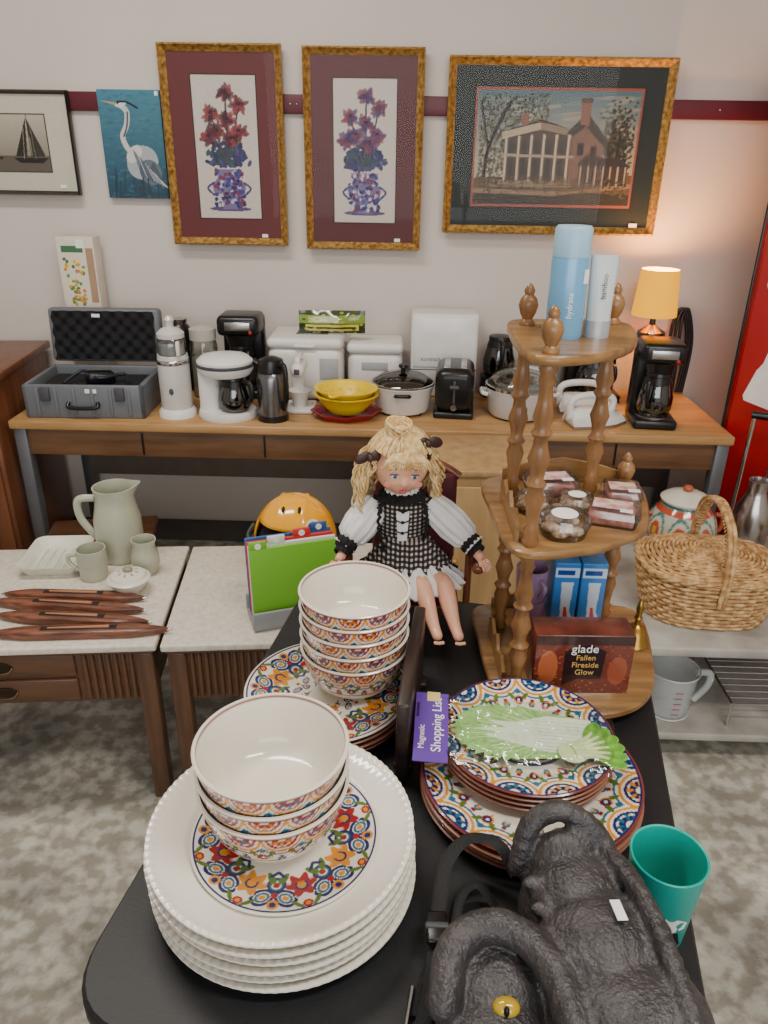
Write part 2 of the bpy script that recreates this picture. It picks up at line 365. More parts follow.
# ------------------------------------------------------------------ office desks + back items
deskw=wood('oak_laminate',(190,150,98),(162,120,72),0,.4,8); aprw=wood('desk_apron',(124,88,58),(94,64,40),0,.5,8)
greym=mat('grey_metal',(110,112,115),.4,.5,var=.1)
def desk(x0,x1):
    e=E('office_desk',((x0+x1)/2,2.795,0)); w=x1-x0-.004
    box(e,'top',(w,.57,.032),(0,0,.734),deskw,.006)
    box(e,'apron_front',(w-.04,.02,.1),(0,-.25,.668),aprw,.002); box(e,'apron_back',(w-.04,.02,.1),(0,.25,.668),aprw,.002)
    box(e,'apron_l',(.02,.5,.1),(-w/2+.05,0,.668),aprw,.002); box(e,'apron_r',(.02,.5,.1),(w/2-.05,0,.668),aprw,.002)
    for i,(sx,sy) in enumerate([(-1,-1),(1,-1),(-1,1),(1,1)]):
        box(e,'leg_%d'%i,(.045,.045,.72),(sx*(w/2-.03),sy*.25,.36),greym,.004)
    box(e,'modesty_panel',(w-.1,.015,.3),(0,.225,.5),mat('modesty_panel',(110,98,88),.6),.002)
    for k in (-1,1): box(e,'seam_%d'%k,(.006,.005,.08),(k*w*.16,-.262,.668),black,0)
desk(-1.385,-.02); desk(-.018,1.15)
# tool case
def case():
    e=E('open_tool_case',(-1.12,2.555,.75),.04); g=mat('case_grey',(104,108,114),.45,var=.1,bump=.15); foam=mat('egg_foam',(24,24,27),.95,bump=1,bscale=25)
    W,D=.42,.3
    box(e,'tray_bottom',(W,D,.02),(0,D/2,.015),g,.008)
    for n,s,l in [('front',(W,.018,.12),(0,.009,.06)),('back',(W,.018,.12),(0,D-.009,.06)),('left',(.018,D,.12),(-W/2+.009,D/2,.06)),('right',(.018,D,.12),(W/2-.009,D/2,.06))]: box(e,'tray_'+n,s,l,g,.006)
    for i in range(6): box(e,'rib_%d'%i,(.012,.008,.1),(-W/2+.05+i*.064,-.001,.06),g,.003)
    box(e,'foam_base',(W-.04,D-.04,.07),(0,D/2,.055),foam,.01)
    lid=E('lid'); lid.parent=e; lid.location=(0,D-.005,.125); lid.rotation_euler=(rad(-5),0,0)
    box(lid,'lid_shell',(W,.05,.20),(0,.03,.105),g,.015,3)
    V=[];F=[];nx,nz=61,37
    for j in range(nz):
        for i in range(nx):
            x=(i/(nx-1)-.5)*(W-.04); z=.015+j/(nz-1)*.18; V.append((x,-.006-.01*(sin(x*120)*sin(z*120)),z))
    F=[(j*nx+i,j*nx+i+1,(j+1)*nx+i+1,(j+1)*nx+i) for j in range(nz-1) for i in range(nx-1)]
    mesh(lid,'foam_lid',V,F,foam)
    for x in (-.13,.13): box(e,'latch_%.1f'%x,(.035,.01,.05),(x,-.006,.09),dgrey,.004)
    tube(e,'handle',[(-.05,-.005,.06),(-.045,-.02,.045),(.045,-.02,.045),(.05,-.005,.06)],.007,black)
    box(e,'drill_body',(.1,.06,.05),(.02,.14,.11),black,.015,3,(0,.1,.5)); tube(e,'cable',[(-.1,.1,.1),(-.05,.16,.13),(.03,.1,.12),(.1,.16,.12),(.14,.08,.11)],.006,mat('blue_black',(30,36,52),.5))
    box(e,'price_sticker',(.04,.002,.014),(.03,-.002,.1),sticker,0)
    box(lid,'lid_sticker',(.03,.001,.012),(-.02,-.02,.18),sticker,0)
case()
def carton():
    e=E('floral_gift_carton',(-1.25,3.02,.75),.04)
    box(e,'carton',(.14,.08,.57),(0,0,.285),mat('carton_white',(222,212,196),.7),.003)
    box(e,'tape_strip',(.03,.001,.2),(.05,-.0405,.43),mat('carton_tan',(170,140,110),.6),0)
    cv=Canvas(.1,.24,60,130,(222,212,196))
    for i in range(70):
        cv.oval(random.uniform(.15,.85),random.uniform(.05,.75),.06,.03,random.choice([(80,140,60),(200,160,60),(220,120,60),(60,110,60),(240,220,120)]),random.uniform(0,3))
    cv.rect(.1,.85,.9,.95,(60,110,70)); cv.make(e,'flower_print',paint_matte,(-.012,-.0415,.43)); box(e,'price_sticker',(.03,.001,.03),(.02,-.0415,.545),sticker,0)
carton()
def perc():
    e=E('countertop_blender',(-.81,2.625,.75)); pm=mat('pearl_metal',(214,212,207),.3,.15)
    lathe(e,'base_ring',[(0,0),(.066,0),(.066,.018),(.057,.03),(0,.03)],white)
    lathe(e,'motor_body',[(0,.02),(.052,.02),(.055,.04),(.055,.2),(.052,.222),(0,.222)],pm)
    lathe(e,'band',[(.0552,.19),(.0565,.192),(.0565,.205),(.0552,.207)],chrome)
    lathe(e,'jar',[(.048,.222),(.05,.25),(.046,.28),(.044,.282)],glass); lathe(e,'jar_contents',[(0,.224),(.044,.224),(.044,.262),(0,.262)],mat('jar_grey',(170,170,168),.4))
    lathe(e,'lid',[(0,.28),(.047,.28),(.047,.295),(.03,.31),(.014,.315),(.014,.33),(.018,.34),(.01,.352),(0,.353)],pm); ell(e,'switch',(.008,.004,.012),(0,-.056,.1),dgrey)
    box(e,'jar_handle',(.012,.02,.05),(.035,-.045,.25),white,.004)
perc()
def carafe_geo(e,loc,r,h,body,hand,lidm,ang=0):
    g=E('carafe'); g.parent=e; g.location=loc; g.rotation_euler=(0,0,ang)
    lathe(g,'carafe_body',[(0,0),(r*.8,0),(r,h*.15),(r*1.02,h*.4),(r*.8,h*.75),(r*.68,h*.85),(r*.72,h*.9)],body)
    lathe(g,'carafe_liquid',[(0,.002),(r*.77,.002),(r*.97,h*.15),(r*.98,h*.35),(0,h*.351)],mat('coffee_dark',(24,14,10),.1))
    lathe(g,'carafe_collar',[(r*.82,h*.72),(r*.84,h*.73),(r*.72,h*.88),(r*.7,h*.86)],lidm)
    lathe(g,'carafe_lid',[(0,h*.9),(r*.75,h*.9),(r*.72,h*.97),(r*.3,h),(0,h)],lidm)
    tube(g,'carafe_handle',[(0,-r*.7,h*.88),(0,-r*1.5,h*.85),(0,-r*1.6,h*.5),(0,-r*1.05,h*.25)],.008,hand,flat=1.3)
    return g
def drip(name,loc,w,d,h,m,rz=0,cr=None,accent=None,ang=.5):
    e=E(name,loc,rz); cr=cr or w*.36
    box(e,'base',(w,d,.035),(0,0,.0175),m,.012,3)
    box(e,'tower',(w,d*.34,h*.95),(0,d*.33,h*.475),m,.015,3)
    box(e,'brew_head',(w,d*.85,h*.24),(0,d*.02,h*.87),m,.02,3)
    lathe(e,'basket',[(0,0),(w*.28,0),(w*.36,h*.14),(0,h*.14)],m,(0,-d*.1,h*.62))
    lathe(e,'hot_plate',[(0,0),(cr,0),(cr,.005),(0,.005)],steel,(0,-d*.12,.035))
    carafe_geo(e,(0,-d*.12,.04),cr,h*.52,glassdark,m,m,ang)
    box(e,'panel',(w*.6,.004,h*.1),(0,-d*.405,h*.87),accent or steel,.002)
    ell(e,'switch',(.008,.005,.008),(w*.3,-d*.41,h*.8),mat('red_switch',(150,30,25),.4))
    return e
e=drip('black_coffee_maker',(-.625,2.92,.75),.16,.18,.315,black)
e=E('compact_coffee_maker',(-.626,2.62,.75),.05)
lathe(e,'base',[(0,0),(.1,0),(.105,.012),(.1,.03),(0,.03)],white,sy=.85)
box(e,'tower',(.075,.13,.21),(-.06,.03,.11),white,.03,4); 
lathe(e,'head',[(0,0),(.085,0),(.098,.02),(.098,.05),(.08,.066),(.04,.072),(0,.073)],white,(0,0,.155),sy=.9)
lathe(e,'head_ring',[(.0985,.185),(.1,.187),(.1,.195),(.0985,.197)],dgrey,sy=.9)
carafe_geo(e,(.03,-.02,.03),.055,.125,glassdark,black,black,.9)
e=E('thermal_carafe',(-.46,2.6,.75),.1)
lathe(e,'body',[(0,0),(.05,0),(.053,.012),(.053,.15),(.045,.175),(.04,.18),(0,.18)],mat('dark_steel',(130,130,132),.25,.9))
lathe(e,'foot',[(0,0),(.055,0),(.055,.022),(.05,.025)],black); lathe(e,'lid',[(.046,.172),(.048,.175),(.046,.2),(.042,.215),(.02,.225),(0,.226)],black)
tube(e,'handle',[(.03,-.03,.2),(.05,-.07,.2),(.052,-.07,.1),(.04,-.035,.05)],.009,black,flat=1.4); tube(e,'spout',[(-.035,0,.195),(-.06,0,.21)],.012,black)
e=E('storage_canister',(-.765,2.88,.75)); lathe(e,'jar',[(0,0),(.05,0),(.052,.01),(.052,.2),(.045,.22),(0,.22)],glass); lathe(e,'lid',[(0,.22),(.05,.22),(.05,.26),(.02,.27),(0,.27)],mat('lid_cream',(190,186,176),.5)); lathe(e,'contents',[(0,.005),(.047,.005),(.047,.15),(0,.15)],mat('filters',(200,192,178),.9))
e=E('dark_canister',(-.875,2.96,.75)); lathe(e,'body',[(0,0),(.045,0),(.045,.24),(.03,.26),(0,.26)],black); lathe(e,'lid',[(.03,.26),(.035,.28),(0,.285)],steel)
e=E('bread_machine',(-.37,2.935,.75)); box(e,'body',(.28,.24,.2),(0,0,.105),white,.03,4); box(e,'lid',(.285,.245,.04),(0,0,.222),white,.018,4); box(e,'window',(.12,.08,.004),(.02,0,.243),glassdark,.001)
box(e,'control_panel',(.07,.004,.08),(.09,-.121,.13),mat('panel_grey',(170,172,175),.4),.002); 
for i in range(4): ell(e,'foot_%d'%i,(.012,.012,.005),((-.11,.11)[i%2],(-.09,.09)[i//2],.005),black)
box(e,'handle_notch',(.08,.012,.012),(0,-.125,.215),white,.005)
e=E('snack_bag',(-.275,2.935,.996),.05)
cv=Canvas(.25,.085,120,56,(128,156,60)); cv.rect(0,0,1,.45,(40,54,30)); cv.rect(.1,.12,.9,.4,(214,202,80)); cv.rect(0,.8,1,1,(60,70,40)); cv.rect(.15,.5,.6,.75,(200,206,170)); cv.rect(.1,.2,.86,.3,(40,60,30))
for i in range(30): cv.oval(random.random(),random.random(),.03,.05,random.choice([(170,176,70),(70,96,40),(190,192,130),(50,60,40)]),0,.8)
for s in (1,-1): cv.make(e,'bag_side_%d'%s,paint_gloss,(0,-.03,.043),warp=lambda x,y,s=s:(x,y,s*.022*cos(x*12)*cos(y*36)*(1+.2*sin(x*70))))
e=E('hand_mixer_on_stand',(-.378,2.72,.75)); box(e,'base',(.11,.13,.02),(0,0,.01),white,.01,3); box(e,'neck',(.045,.04,.13),(-.01,.035,.08),white,.015,3,(-.1,0,0)); box(e,'motor_head',(.05,.13,.05),(0,-.01,.16),white,.022,4); box(e,'grip',(.02,.1,.015),(0,0,.198),white,.007); box(e,'grip_post',(.02,.02,.03),(0,-.045,.185),white,.005)
lathe(e,'bowl',[(0,0),(.02,0),(.035,.04),(.042,.06),(.04,.06),(.032,.04),(0,.004)],white,(0,-.02,.02)); box(e,'dial',(.02,.004,.02),(0,-.076,.16),dgrey,.002)
e=E('white_bread_maker',(-.11,2.965,.75)); box(e,'body',(.21,.18,.17),(0,0,.09),white,.03,4); box(e,'lid',(.215,.185,.04),(0,0,.195),white,.018,4); box(e,'panel',(.1,.004,.03),(0,-.092,.13),mat('panel_grey'),.002); box(e,'vent',(.12,.004,.01),(0,-.09,.04),dgrey,.001)
for i in range(4): ell(e,'foot_%d'%i,(.012,.012,.008),((-.08,.08)[i%2],(-.06,.06)[i//2],.006),black)
e=E('yellow_colander',(-.202,2.635,.775),-1.9); ym=mat('yellow_plastic',(240,208,10),.35,var=.06)
bp=[(0,.0),(.06,.0),(.09,.03),(.108,.06),(.118,.064),(.118,.068),(.104,.066),(.085,.035),(.056,.006),(0,.006)]
lathe(e,'lower_bowl',bp,ym,seg=60,sx=.92); lathe(e,'upper_bowl',[(r*.97,z+.02) for r,z in bp],ym,seg=60,sx=.92)
V,F=merge([tube_geo([(.078*cos(a)+.006*cos(t),.085*sin(a)+.006*sin(t),.062) for t in np.linspace(0,2*pi,9)[:-1]],.0012,5,True) for a in np.linspace(0,2*pi,16)[:-1]])
mesh(e,'perforation_rims',V,F,ym); tube(e,'handle',[(.1,-.02,.085),(.13,0,.085),(.1,.02,.085)],.006,ym)
e=E('red_serving_tray',(-.202,2.645,.75),.1); lathe(e,'tray',[(0,0),(.1,0),(.12,.02),(.13,.024),(.13,.028),(.118,.025),(.098,.006),(0,.006)],mat('red_plastic',(150,24,34),.35),seg=8,sy=.8,ang=10)
e=E('slow_cooker',(.0,2.735,.75)); lathe(e,'body',[(0,.01),(.095,.01),(.1,.02),(.110,.09),(.115,.1),(.117,.105),(.112,.108),(.1,.06),(0,.05)],white,seg=48)
lathe(e,'lid',[(.114,.107),(.111,.115),(.08,.135),(.03,.145),(0,.146)],glassdark,seg=48); lathe(e,'lid_rim',[(.108,.107),(.116,.107),(.116,.113),(.108,.115)],steel,seg=48); lathe(e,'knob',[(.008,.145),(.01,.16),(.018,.165),(.016,.175),(0,.177)],black)
for s in (-1,1): tube(e,'handle_%d'%s,[(-.025,s*.11,.085),(-.02,s*.128,.09),(.02,s*.128,.09),(.025,s*.11,.085)],.007,black)
for i in range(4): ell(e,'foot_%d'%i,(.012,.012,.01),((-.06,.06)[i%2],(-.06,.06)[i//2],.01),black)
e=E('white_air_fryer',(.155,2.99,.75)); box(e,'body',(.255,.14,.322),(0,0,.162),white,.008,3); box(e,'front_panel',(.235,.006,.19),(0,-.0715,.215),mat('panel_white',(238,237,234),.2),.004); text(e,'logo','KUVINGS',.018,(-.05,-.0752,.15),UP,dgrey); box(e,'seam',(.257,.142,.003),(0,0,.11),dgrey,0)
e=E('black_toaster',(.192,2.75,.75),-.08); box(e,'body',(.14,.22,.16),(0,0,.1),black,.035,5); box(e,'base',(.145,.225,.025),(0,0,.0125),black,.008)
for s in (-1,1): box(e,'slot_%d'%s,(.022,.15,.006),(s*.03,0,.179),steel,.002)
box(e,'slider',(.035,.02,.012),(0,-.118,.12),dgrey,.004); box(e,'slider_track',(.008,.004,.08),(0,-.11,.1),dgrey,.001); lathe(e,'dial',[(0,0),(.012,0),(.011,.01),(0,.01)],steel,(.0,-.11,.045),(pi/2,0,0))
e=E('glass_coffee_carafe',(.375,2.975,.75)); lathe(e,'warmer_base',[(0,0),(.068,0),(.068,.08),(0,.08)],black); carafe_geo(e,(0,0,.08),.060,.16,glassdark,black,black,.0)
e=E('rice_steamer',(.425,2.71,.75)); lathe(e,'body',[(0,.008),(.1,.008),(.11,.02),(.122,.1),(.125,.11),(.118,.112),(0,.1)],mat('steamer_body',(214,214,212),.25,.15),seg=48)
lathe(e,'lid',[(.120,.11),(.118,.125),(.09,.155),(.04,.17),(0,.172)],glass,seg=48); lathe(e,'lid_rim',[(.113,.11),(.125,.11),(.125,.12),(.115,.122)],chrome,seg=48); lathe(e,'knob',[(.006,.17),(.01,.183),(.02,.187),(.018,.198),(0,.2)],white)
for s,o in ((-1,.118),(1,.118)): tube(e,'handle_%d'%s,[(s*o,-.03,.085),(s*(o+.018),-.025,.09),(s*(o+.018),.025,.09),(s*o,.03,.085)],.008,white)
lathe(e,'dial',[(0,0),(.016,0),(.014,.012),(0,.012)],dgrey,(0,-.114,.055),(pi/2,0,0)); lathe(e,'foot_ring',[(0,0),(.09,0),(.09,.01),(0,.01)],black)
e=E('food_chopper',(.535,2.97,.75)); lathe(e,'base',[(0,0),(.075,0),(.07,.12),(.05,.13),(0,.13)],white); lathe(e,'bowl',[(.045,.13),(.062,.14),(.065,.21),(.063,.21)],glass); lathe(e,'lid',[(0,.205),(.068,.205),(.066,.225),(.03,.235),(.028,.27),(.02,.285),(0,.287)],white); tube(e,'handle',[(.06,0,.21),(.08,0,.2),(.08,0,.15),(.06,0,.14)],.008,white)
drip('wide_coffee_maker',(.745,2.97,.75),.20,.18,.25,black,0,.07,steel)
drip('black_drip_coffee_maker',(.895,2.66,.75),.15,.19,.3,black,-.1,.06,None,-.5)
sole=[(-.1,-.045),(-.1,.045),(0,.05),(.06,.035),(.115,0),(.06,-.035),(0,-.05)]
def iron(x,y,rz,cord):
    e=E('clothes_iron',(x,y,.75),rz); prism(e,'soleplate',sole,.012,steel); V=[];F=[]
    for k,(s,z) in enumerate([(1,.012),(.97,.03),(.8,.055),(.45,.07)]):
        for p in sole: V.append((p[0]*s-.01*k,p[1]*s,z))
    n=len(sole)
    for k in range(3):
        for j in range(n): F.append((k*n+j,(k+1)*n+j,(k+1)*n+(j+1)%n,k*n+(j+1)%n)[::-1])
    F.append(tuple(range(3*n,4*n))[::-1]); mesh(e,'housing',V,F,white,ang=60)
    tube(e,'handle',[(.05,0,.05),(.055,0,.09),(.02,0,.11),(-.06,0,.11),(-.1,0,.09),(-.1,0,.03)],.013,white)
    if cord: tube(e,'cord',[(-.1,0,.1),(-.11,.0,.06),(-.10,.055,.008),(-.03,.065,.005),(.02,.06,.005)],.003,sticker)
iron(.690,2.61,.2,True); iron(.685,2.77,.0,False)
e=E('table_lamp',(.932,2.92,.75)); lathe(e,'base',[(0,0),(.05,0),(.052,.01),(.035,.02),(.02,.05),(.02,.1),(.028,.15),(.05,.2),(.058,.24),(.05,.275),(.025,.29),(.012,.3),(.01,.33),(0,.33)],mat('black_ceramic',(18,16,16),.15,coat=.5))
sm=bpy.data.materials.new('lamp_shade'); sm.use_nodes=True; b=sm.node_tree.nodes['Principled BSDF']; b.inputs['Base Color'].default_value=(.55,.24,.01,1); b.inputs['Emission Color'].default_value=(1.0,.44,.0,1); b.inputs['Emission Strength'].default_value=1.15; b.inputs['Roughness'].default_value=.8; b.inputs['Specular IOR Level'].default_value=.1
nz=sm.node_tree.nodes.new('ShaderNodeTexNoise'); nz.inputs['Scale'].default_value=80; bpn=sm.node_tree.nodes.new('ShaderNodeBump'); bpn.inputs['Strength'].default_value=.1; sm.node_tree.links.new(nz.outputs[0],bpn.inputs['Height']); sm.node_tree.links.new(bpn.outputs[0],b.inputs['Normal'])
shd=lathe(e,'shade',[(.08,.335),(.082,.335),(.068,.50),(.066,.50)],sm,seg=36)
def uncap(o):
    bm=bmesh.new(); bm.from_mesh(o.data); bmesh.ops.delete(bm,geom=[f for f in bm.faces if len(f.verts)>6],context='FACES'); bm.to_mesh(o.data); bm.free()
uncap(shd)
tube(e,'harp',[(0,0,.33),(0,0,.36)],.006,gold,straight=True)
ell(e,'bulb',(.022,.022,.03),(0,0,.385),mat('bulb_glow',(255,190,100),.4,emit=6,ecol=(255,170,70)))
l=bpy.data.lights.new('lamp_light','POINT'); l.energy=15; l.color=(1,.5,.14); l.shadow_soft_size=.03; lo_=link(bpy.data.objects.new('lamp_light',l),e,(0,0,.46))
e=E('black_cable_bundle',(1.07,3.04,.75)); 
for i in range(3): tube(e,'cable_%d'%i,[(-.03+.02*i,0,.007),(-.02+.02*i,.01,.15),(-.01+.015*i,.02,.3),(.02+.01*i,.02,.33),(.05+.01*i,.01,.2),(.04+.01*i,0,.008)],.007,black)
e=E('yellow_cord',(0,3.08,0)); tube(e,'cord',[(-.9,.0,.62),(-.8,.0,.5),(-.6,.0,.42),(-.3,.0,.36),(.1,.0,.32),(.3,.0,.3)],.005,mat('yellow_cord_rubber',(170,150,60),.5))
e=E('wooden_cabinet',(-1.64,2.74,0),.1); cab=wood('cabinet_wood',(128,78,50),(92,52,30),2,.35,6)
box(e,'carcass',(.42,.58,.86),(0,0,.45),cab,.004); box(e,'top',(.45,.62,.03),(0,0,.895),cab,.006); box(e,'plinth',(.4,.56,.05),(0,0,.025),mat('plinth',(50,30,20),.6),.003)
box(e,'door',(.39,.015,.7),(0,-.297,.48),cab,.004); ell(e,'knob',(.012,.012,.012),(.14,-.31,.5),gold)
e=E('wooden_stool',(-1.03,2.32,0),.2); sw=wood('stool_wood',(92,60,38),(60,38,24),0)
box(e,'seat',(.36,.26,.03),(0,0,.40),sw,.01,3)
for i,(x,y) in enumerate([(-.15,-.1),(.15,-.1),(-.15,.1),(.15,.1)]): box(e,'leg_%d'%i,(.03,.03,.385),(x,y,.1925),sw,.004)
box(e,'rail_a',(.28,.018,.03),(0,-.1,.2),sw,.003); box(e,'rail_b',(.28,.018,.03),(0,.1,.2),sw,.003)
e=E('wheeled_trolley',(1.235,2.50,0),-.42)
tube(e,'frame_left',[(-.06,0,.12),(-.045,0,.5),(-.04,0,.82)],.008,chrome,straight=True); tube(e,'frame_right',[(.06,0,.12),(.045,0,.5),(.04,0,.82)],.008,chrome,straight=True); tube(e,'grip',[(-.05,0,.83),(.05,0,.83)],.014,black,straight=True)
box(e,'toe_plate',(.14,.03,.012),(0,-.02,.1),greym,.003); 
for s in (-1,1): lathe(e,'wheel_%d'%s,[(0,-.012),(.03,-.012),(.032,0),(.03,.012),(0,.012)],black,(s*.075,.0,.032),(0,pi/2,0))
tube(e,'axle',[(-.075,.0,.032),(.075,.0,.032)],.006,chrome,straight=True); tube(e,'brace_l',[(-.06,0,.14),(-.06,.0,.032)],.006,chrome,straight=True); tube(e,'brace_r',[(.06,0,.14),(.06,.0,.032)],.006,chrome,straight=True)
e=E('red_drink_cooler',(1.165,2.68,0),-.42); rm=mat('cooler_red',(168,12,18),.4,var=.08,coat=.1)
box(e,'body',(.75,.25,1.95),(.375,.135,.985),rm,.02,3); box(e,'edge_trim',(.010,.010,1.9),(.002,-.014,.985),black,.003); box(e,'door',(.73,.02,1.9),(.38,-.012,.985),rm,.008)
for i in range(4): box(e,'foot_%d'%i,(.05,.05,.012),((.06,.69)[i%2],(.06,.2)[i//2],.006),black,.002)
bot=[(.06,0),(.07,.015),(.07,.11),(.062,.14),(.066,.19),(.07,.24),(.062,.30),(.04,.38),(.027,.44),(.027,.50)]
full=bot+[(-x,y) for x,y in reversed(bot)]
gw=mat('graphic_white',(236,226,220),.5)
prism(e,'bottle_graphic',full,.001,gw,(.11,-.0225,.83),(pi/2,rad(16),0))
text(e,'lettering','Coca-Cola',.10,(.035,-.0245,1.24),(pi/2,rad(-14),0),gw,shear=.3,align='LEFT')
# ------------------------------------------------------------------ left side tables
stone=mat('laminate_stone',(220,213,199),.4,c2=(200,191,174),scale=70,detail=10,lo=.3,hi=.62)
dw=wood('walnut',(104,70,46),(68,44,28),0,.4,7); dwz=wood('walnut_vert',(104,70,46),(62,40,25),2,.4,7)
def side_table(cx,cy,w,rz,drawers):
    e=E('stone_top_side_table',(cx,cy,0),rz); d=.53
    box(e,'stone_top',(w,d,.02),(0,0,.50),stone,.005,3); box(e,'under_frame',(w-.02,d-.02,.012),(0,0,.484),dw,.003)
    box(e,'case',(w-.05,d-.05,.15),(0,0,.403),dw,.003)
    for i,(sx,sy) in enumerate([(-1,-1),(1,-1),(-1,1),(1,1)]): box(e,'leg_%d'%i,(.045,.045,.478),(sx*(w/2-.035),sy*(d/2-.035),.239),dwz,.005)
    y=-(d/2-.022)
    if drawers:
        for k,(z) in enumerate((.445,.37)):
            box(e,'drawer_%d'%k,(w*.42,.012,.066),(w*.05,y,z),dw,.004)
            tube(e,'pull_%d'%k,[(w*.05-.03,y-.008,z),(w*.05-.02,y-.02,z-.008),(w*.05+.02,y-.02,z-.008),(w*.05+.03,y-.008,z)],.003,mat('old_brass',(110,92,66),.35,.8)); lathe(e,'pull_plate_%d'%k,[(0,0),(.03,0),(.028,.003),(0,.003)],mat('dark_brass',(60,48,34),.4,.6),(w*.05,y-.006,z),UP,sy=.5)
    n=int(w/.022)
    for i in range(n):
        x=-w/2+.07+i*(w-.14)/(n-1)
        if drawers and abs(x-w*.05)<w*.22: continue
        box(e,'reed_%d'%i,(.012,.012,.14),(x,y,.405),dwz,.005)
    return e
r1=rad(5.8); w1=.86
c=Vector((-.592,1.538))+Vector((cos(r1)*(-w1/2)-sin(r1)*.265, sin(r1)*(-w1/2)+cos(r1)*.265))
side_table(c.x,c.y,w1,r1,True)
w2=.6
c=Vector((-.580,1.534))+Vector((cos(r1)*(w2/2)-sin(r1)*.265, sin(r1)*(w2/2)+cos(r1)*.265))
side_table(c.x,c.y,w2,r1,False)
T=.51
sage=mat('sage_ceramic',(180,182,160),.3,var=.05,coat=.3); offw=mat('off_white_ceramic',(226,222,206),.25,coat=.3)
def handle(e,r,z0,z1,out,ang,m,t=.007):
    tube(e,'handle',[(cos(ang)*r,sin(ang)*r,z1),(cos(ang)*(r+out),sin(ang)*(r+out),z1-.005),(cos(ang)*(r+out),sin(ang)*(r+out),(z0+z1)/2),(cos(ang)*(r+.2*out),sin(ang)*(r+.2*out),z0)],t,m,flat=1.3)
def spw(hz,amt,ang0=0):
    def f(x,y,z,a,r):
        k=max(0,cos(a-ang0))**8*max(0,(z-hz)/.03)*amt if z>hz else 0
        return x+cos(ang0)*k,y+sin(ang0)*k,z+k*.4
    return f
e=E('ceramic_pitcher',(-.825,1.985,T))
lathe(e,'body',[(0,0),(.056,0),(.06,.006),(.068,.07),(.067,.13),(.058,.17),(.053,.20),(.058,.228),(.054,.228),(.049,.20),(.053,.17),(.062,.1),(0,.01)],sage,warp=spw(.195,.018,.3),seg=48); handle(e,.055,.07,.195,.045,pi+.2,sage,.009)
e=E('ceramic_creamer',(-.725,1.90,T)); lathe(e,'body',[(0,0),(.03,0),(.04,.03),(.038,.06),(.03,.085),(.034,.105),(.031,.105),(.027,.085),(.035,.05),(0,.008)],sage,warp=spw(.085,.012,-.4)); handle(e,.032,.03,.09,.025,pi*.5,sage,.005)
e=E('ceramic_mug',(-.862,1.86,T)); lathe(e,'body',[(0,0),(.035,0),(.038,.01),(.042,.05),(.04,.092),(.037,.092),(.038,.05),(0,.008)],sage); handle(e,.038,.02,.07,.028,pi,sage,.005)
e=E('lidded_sugar_bowl',(-.735,1.785,T)); lathe(e,'bowl',[(0,0),(.028,0),(.03,.008),(.05,.03),(.058,.045),(.05,.05),(0,.05)],offw); lathe(e,'lid',[(.05,.048),(.045,.056),(.02,.064),(0,.065)],offw); ell(e,'floral_knob',(.014,.01,.008),(0,0,.07),mat('rose_knob',(150,140,116),.4))
for i in range(8): ell(e,'petal_%d'%i,(.007,.004,.003),(.022*cos(i*.785),.022*sin(i*.785),.062),mat('rose_leaf',(160,164,140),.5),(0,0,i*.785))
e=E('rectangular_serving_dish',(-1.0,1.94,T),.1)
def rr(w,d,r,z,n=6):
    P=[]
    for cx,cy,a0 in [(w/2-r,d/2-r,0),(-w/2+r,d/2-r,pi/2),(-w/2+r,-d/2+r,pi),(w/2-r,-d/2+r,3*pi/2)]:
        for i in range(n+1):
            a=a0+pi/2*i/n; P.append((cx+r*cos(a),cy+r*sin(a),z))
    return P
def loft(parent,name,rings,m,loc=(0,0,0),rot=(0,0,0),cap=True,ang=45):
    V=[p for r_ in rings for p in r_]; n=len(rings[0]); F=[]
    for i in range(len(rings)-1):
        for j in range(n): k=(j+1)%n; F.append((i*n+j,i*n+k,(i+1)*n+k,(i+1)*n+j))
    if cap: F.append(tuple(reversed(range(n)))); F.append(tuple(range((len(rings)-1)*n,len(rings)*n)))
    return mesh(parent,name,V,F,m,loc,rot,ang)
loft(e,'dish',[rr(.14,.16,.02,0),rr(.17,.2,.025,.03),rr(.175,.21,.028,.035),rr(.168,.2,.025,.034),rr(.13,.15,.02,.006)],mat('dish_green_white',(224,224,208),.25,coat=.3))
for i in range(5): box(e,'rib_%d'%i,(.004,.14,.004),(-.05+i*.025,0,.008),mat('dish_green_white'),.002)
# wooden loom shuttles
carv=mat('shuttle_wood',(134,80,56),.4,c2=(78,42,28),scale=14,bump=.2,bscale=50,stretch=(1,8,8),coat=.3)
def shuttle(x,y,L,rz,w=.036,z=T):
    e=E('wooden_loom_shuttle',(x,y,z),rz)
    rings=[]
    n=28
    for i in range(n+1):
        t=i/n; u=min(t,1-t)*2; s=min(1,(u/.42))**.6 if u<.42 else 1; s=max(s,.06)
        hw=w/2*s; hh=.024*(.35+.65*s)/2; X=-L/2+L*t; zc=.012
        rings.append([(X,-hw,zc-hh*.7),(X,-hw*.8,zc-hh),(X,hw*.8,zc-hh),(X,hw,zc-hh*.7),(X,hw,zc+hh*.7),(X,hw*.8,zc+hh),(X,-hw*.8,zc+hh),(X,-hw,zc+hh*.7)])
    loft(e,'body',[r[::-1] for r in rings],carv)
    box(e,'yarn_slot',(L*.42,w*.42,.002),(0,0,.0242),mat('slot_dark',(34,20,16),.7),.0005); tube(e,'quill',[(-L*.17,0,.026),(L*.17,0,.026)],[.002,.005,.0045],mat('quill_wood',(176,120,84),.5),straight=True)
    for s in (-1,1): lathe(e,'metal_tip_%d'%s,[(.0035,0),(.003,.008),(0,.016)],steel,(s*(L/2-.004),0,.012),(0,s*pi/2,0),seg=12)
    return e
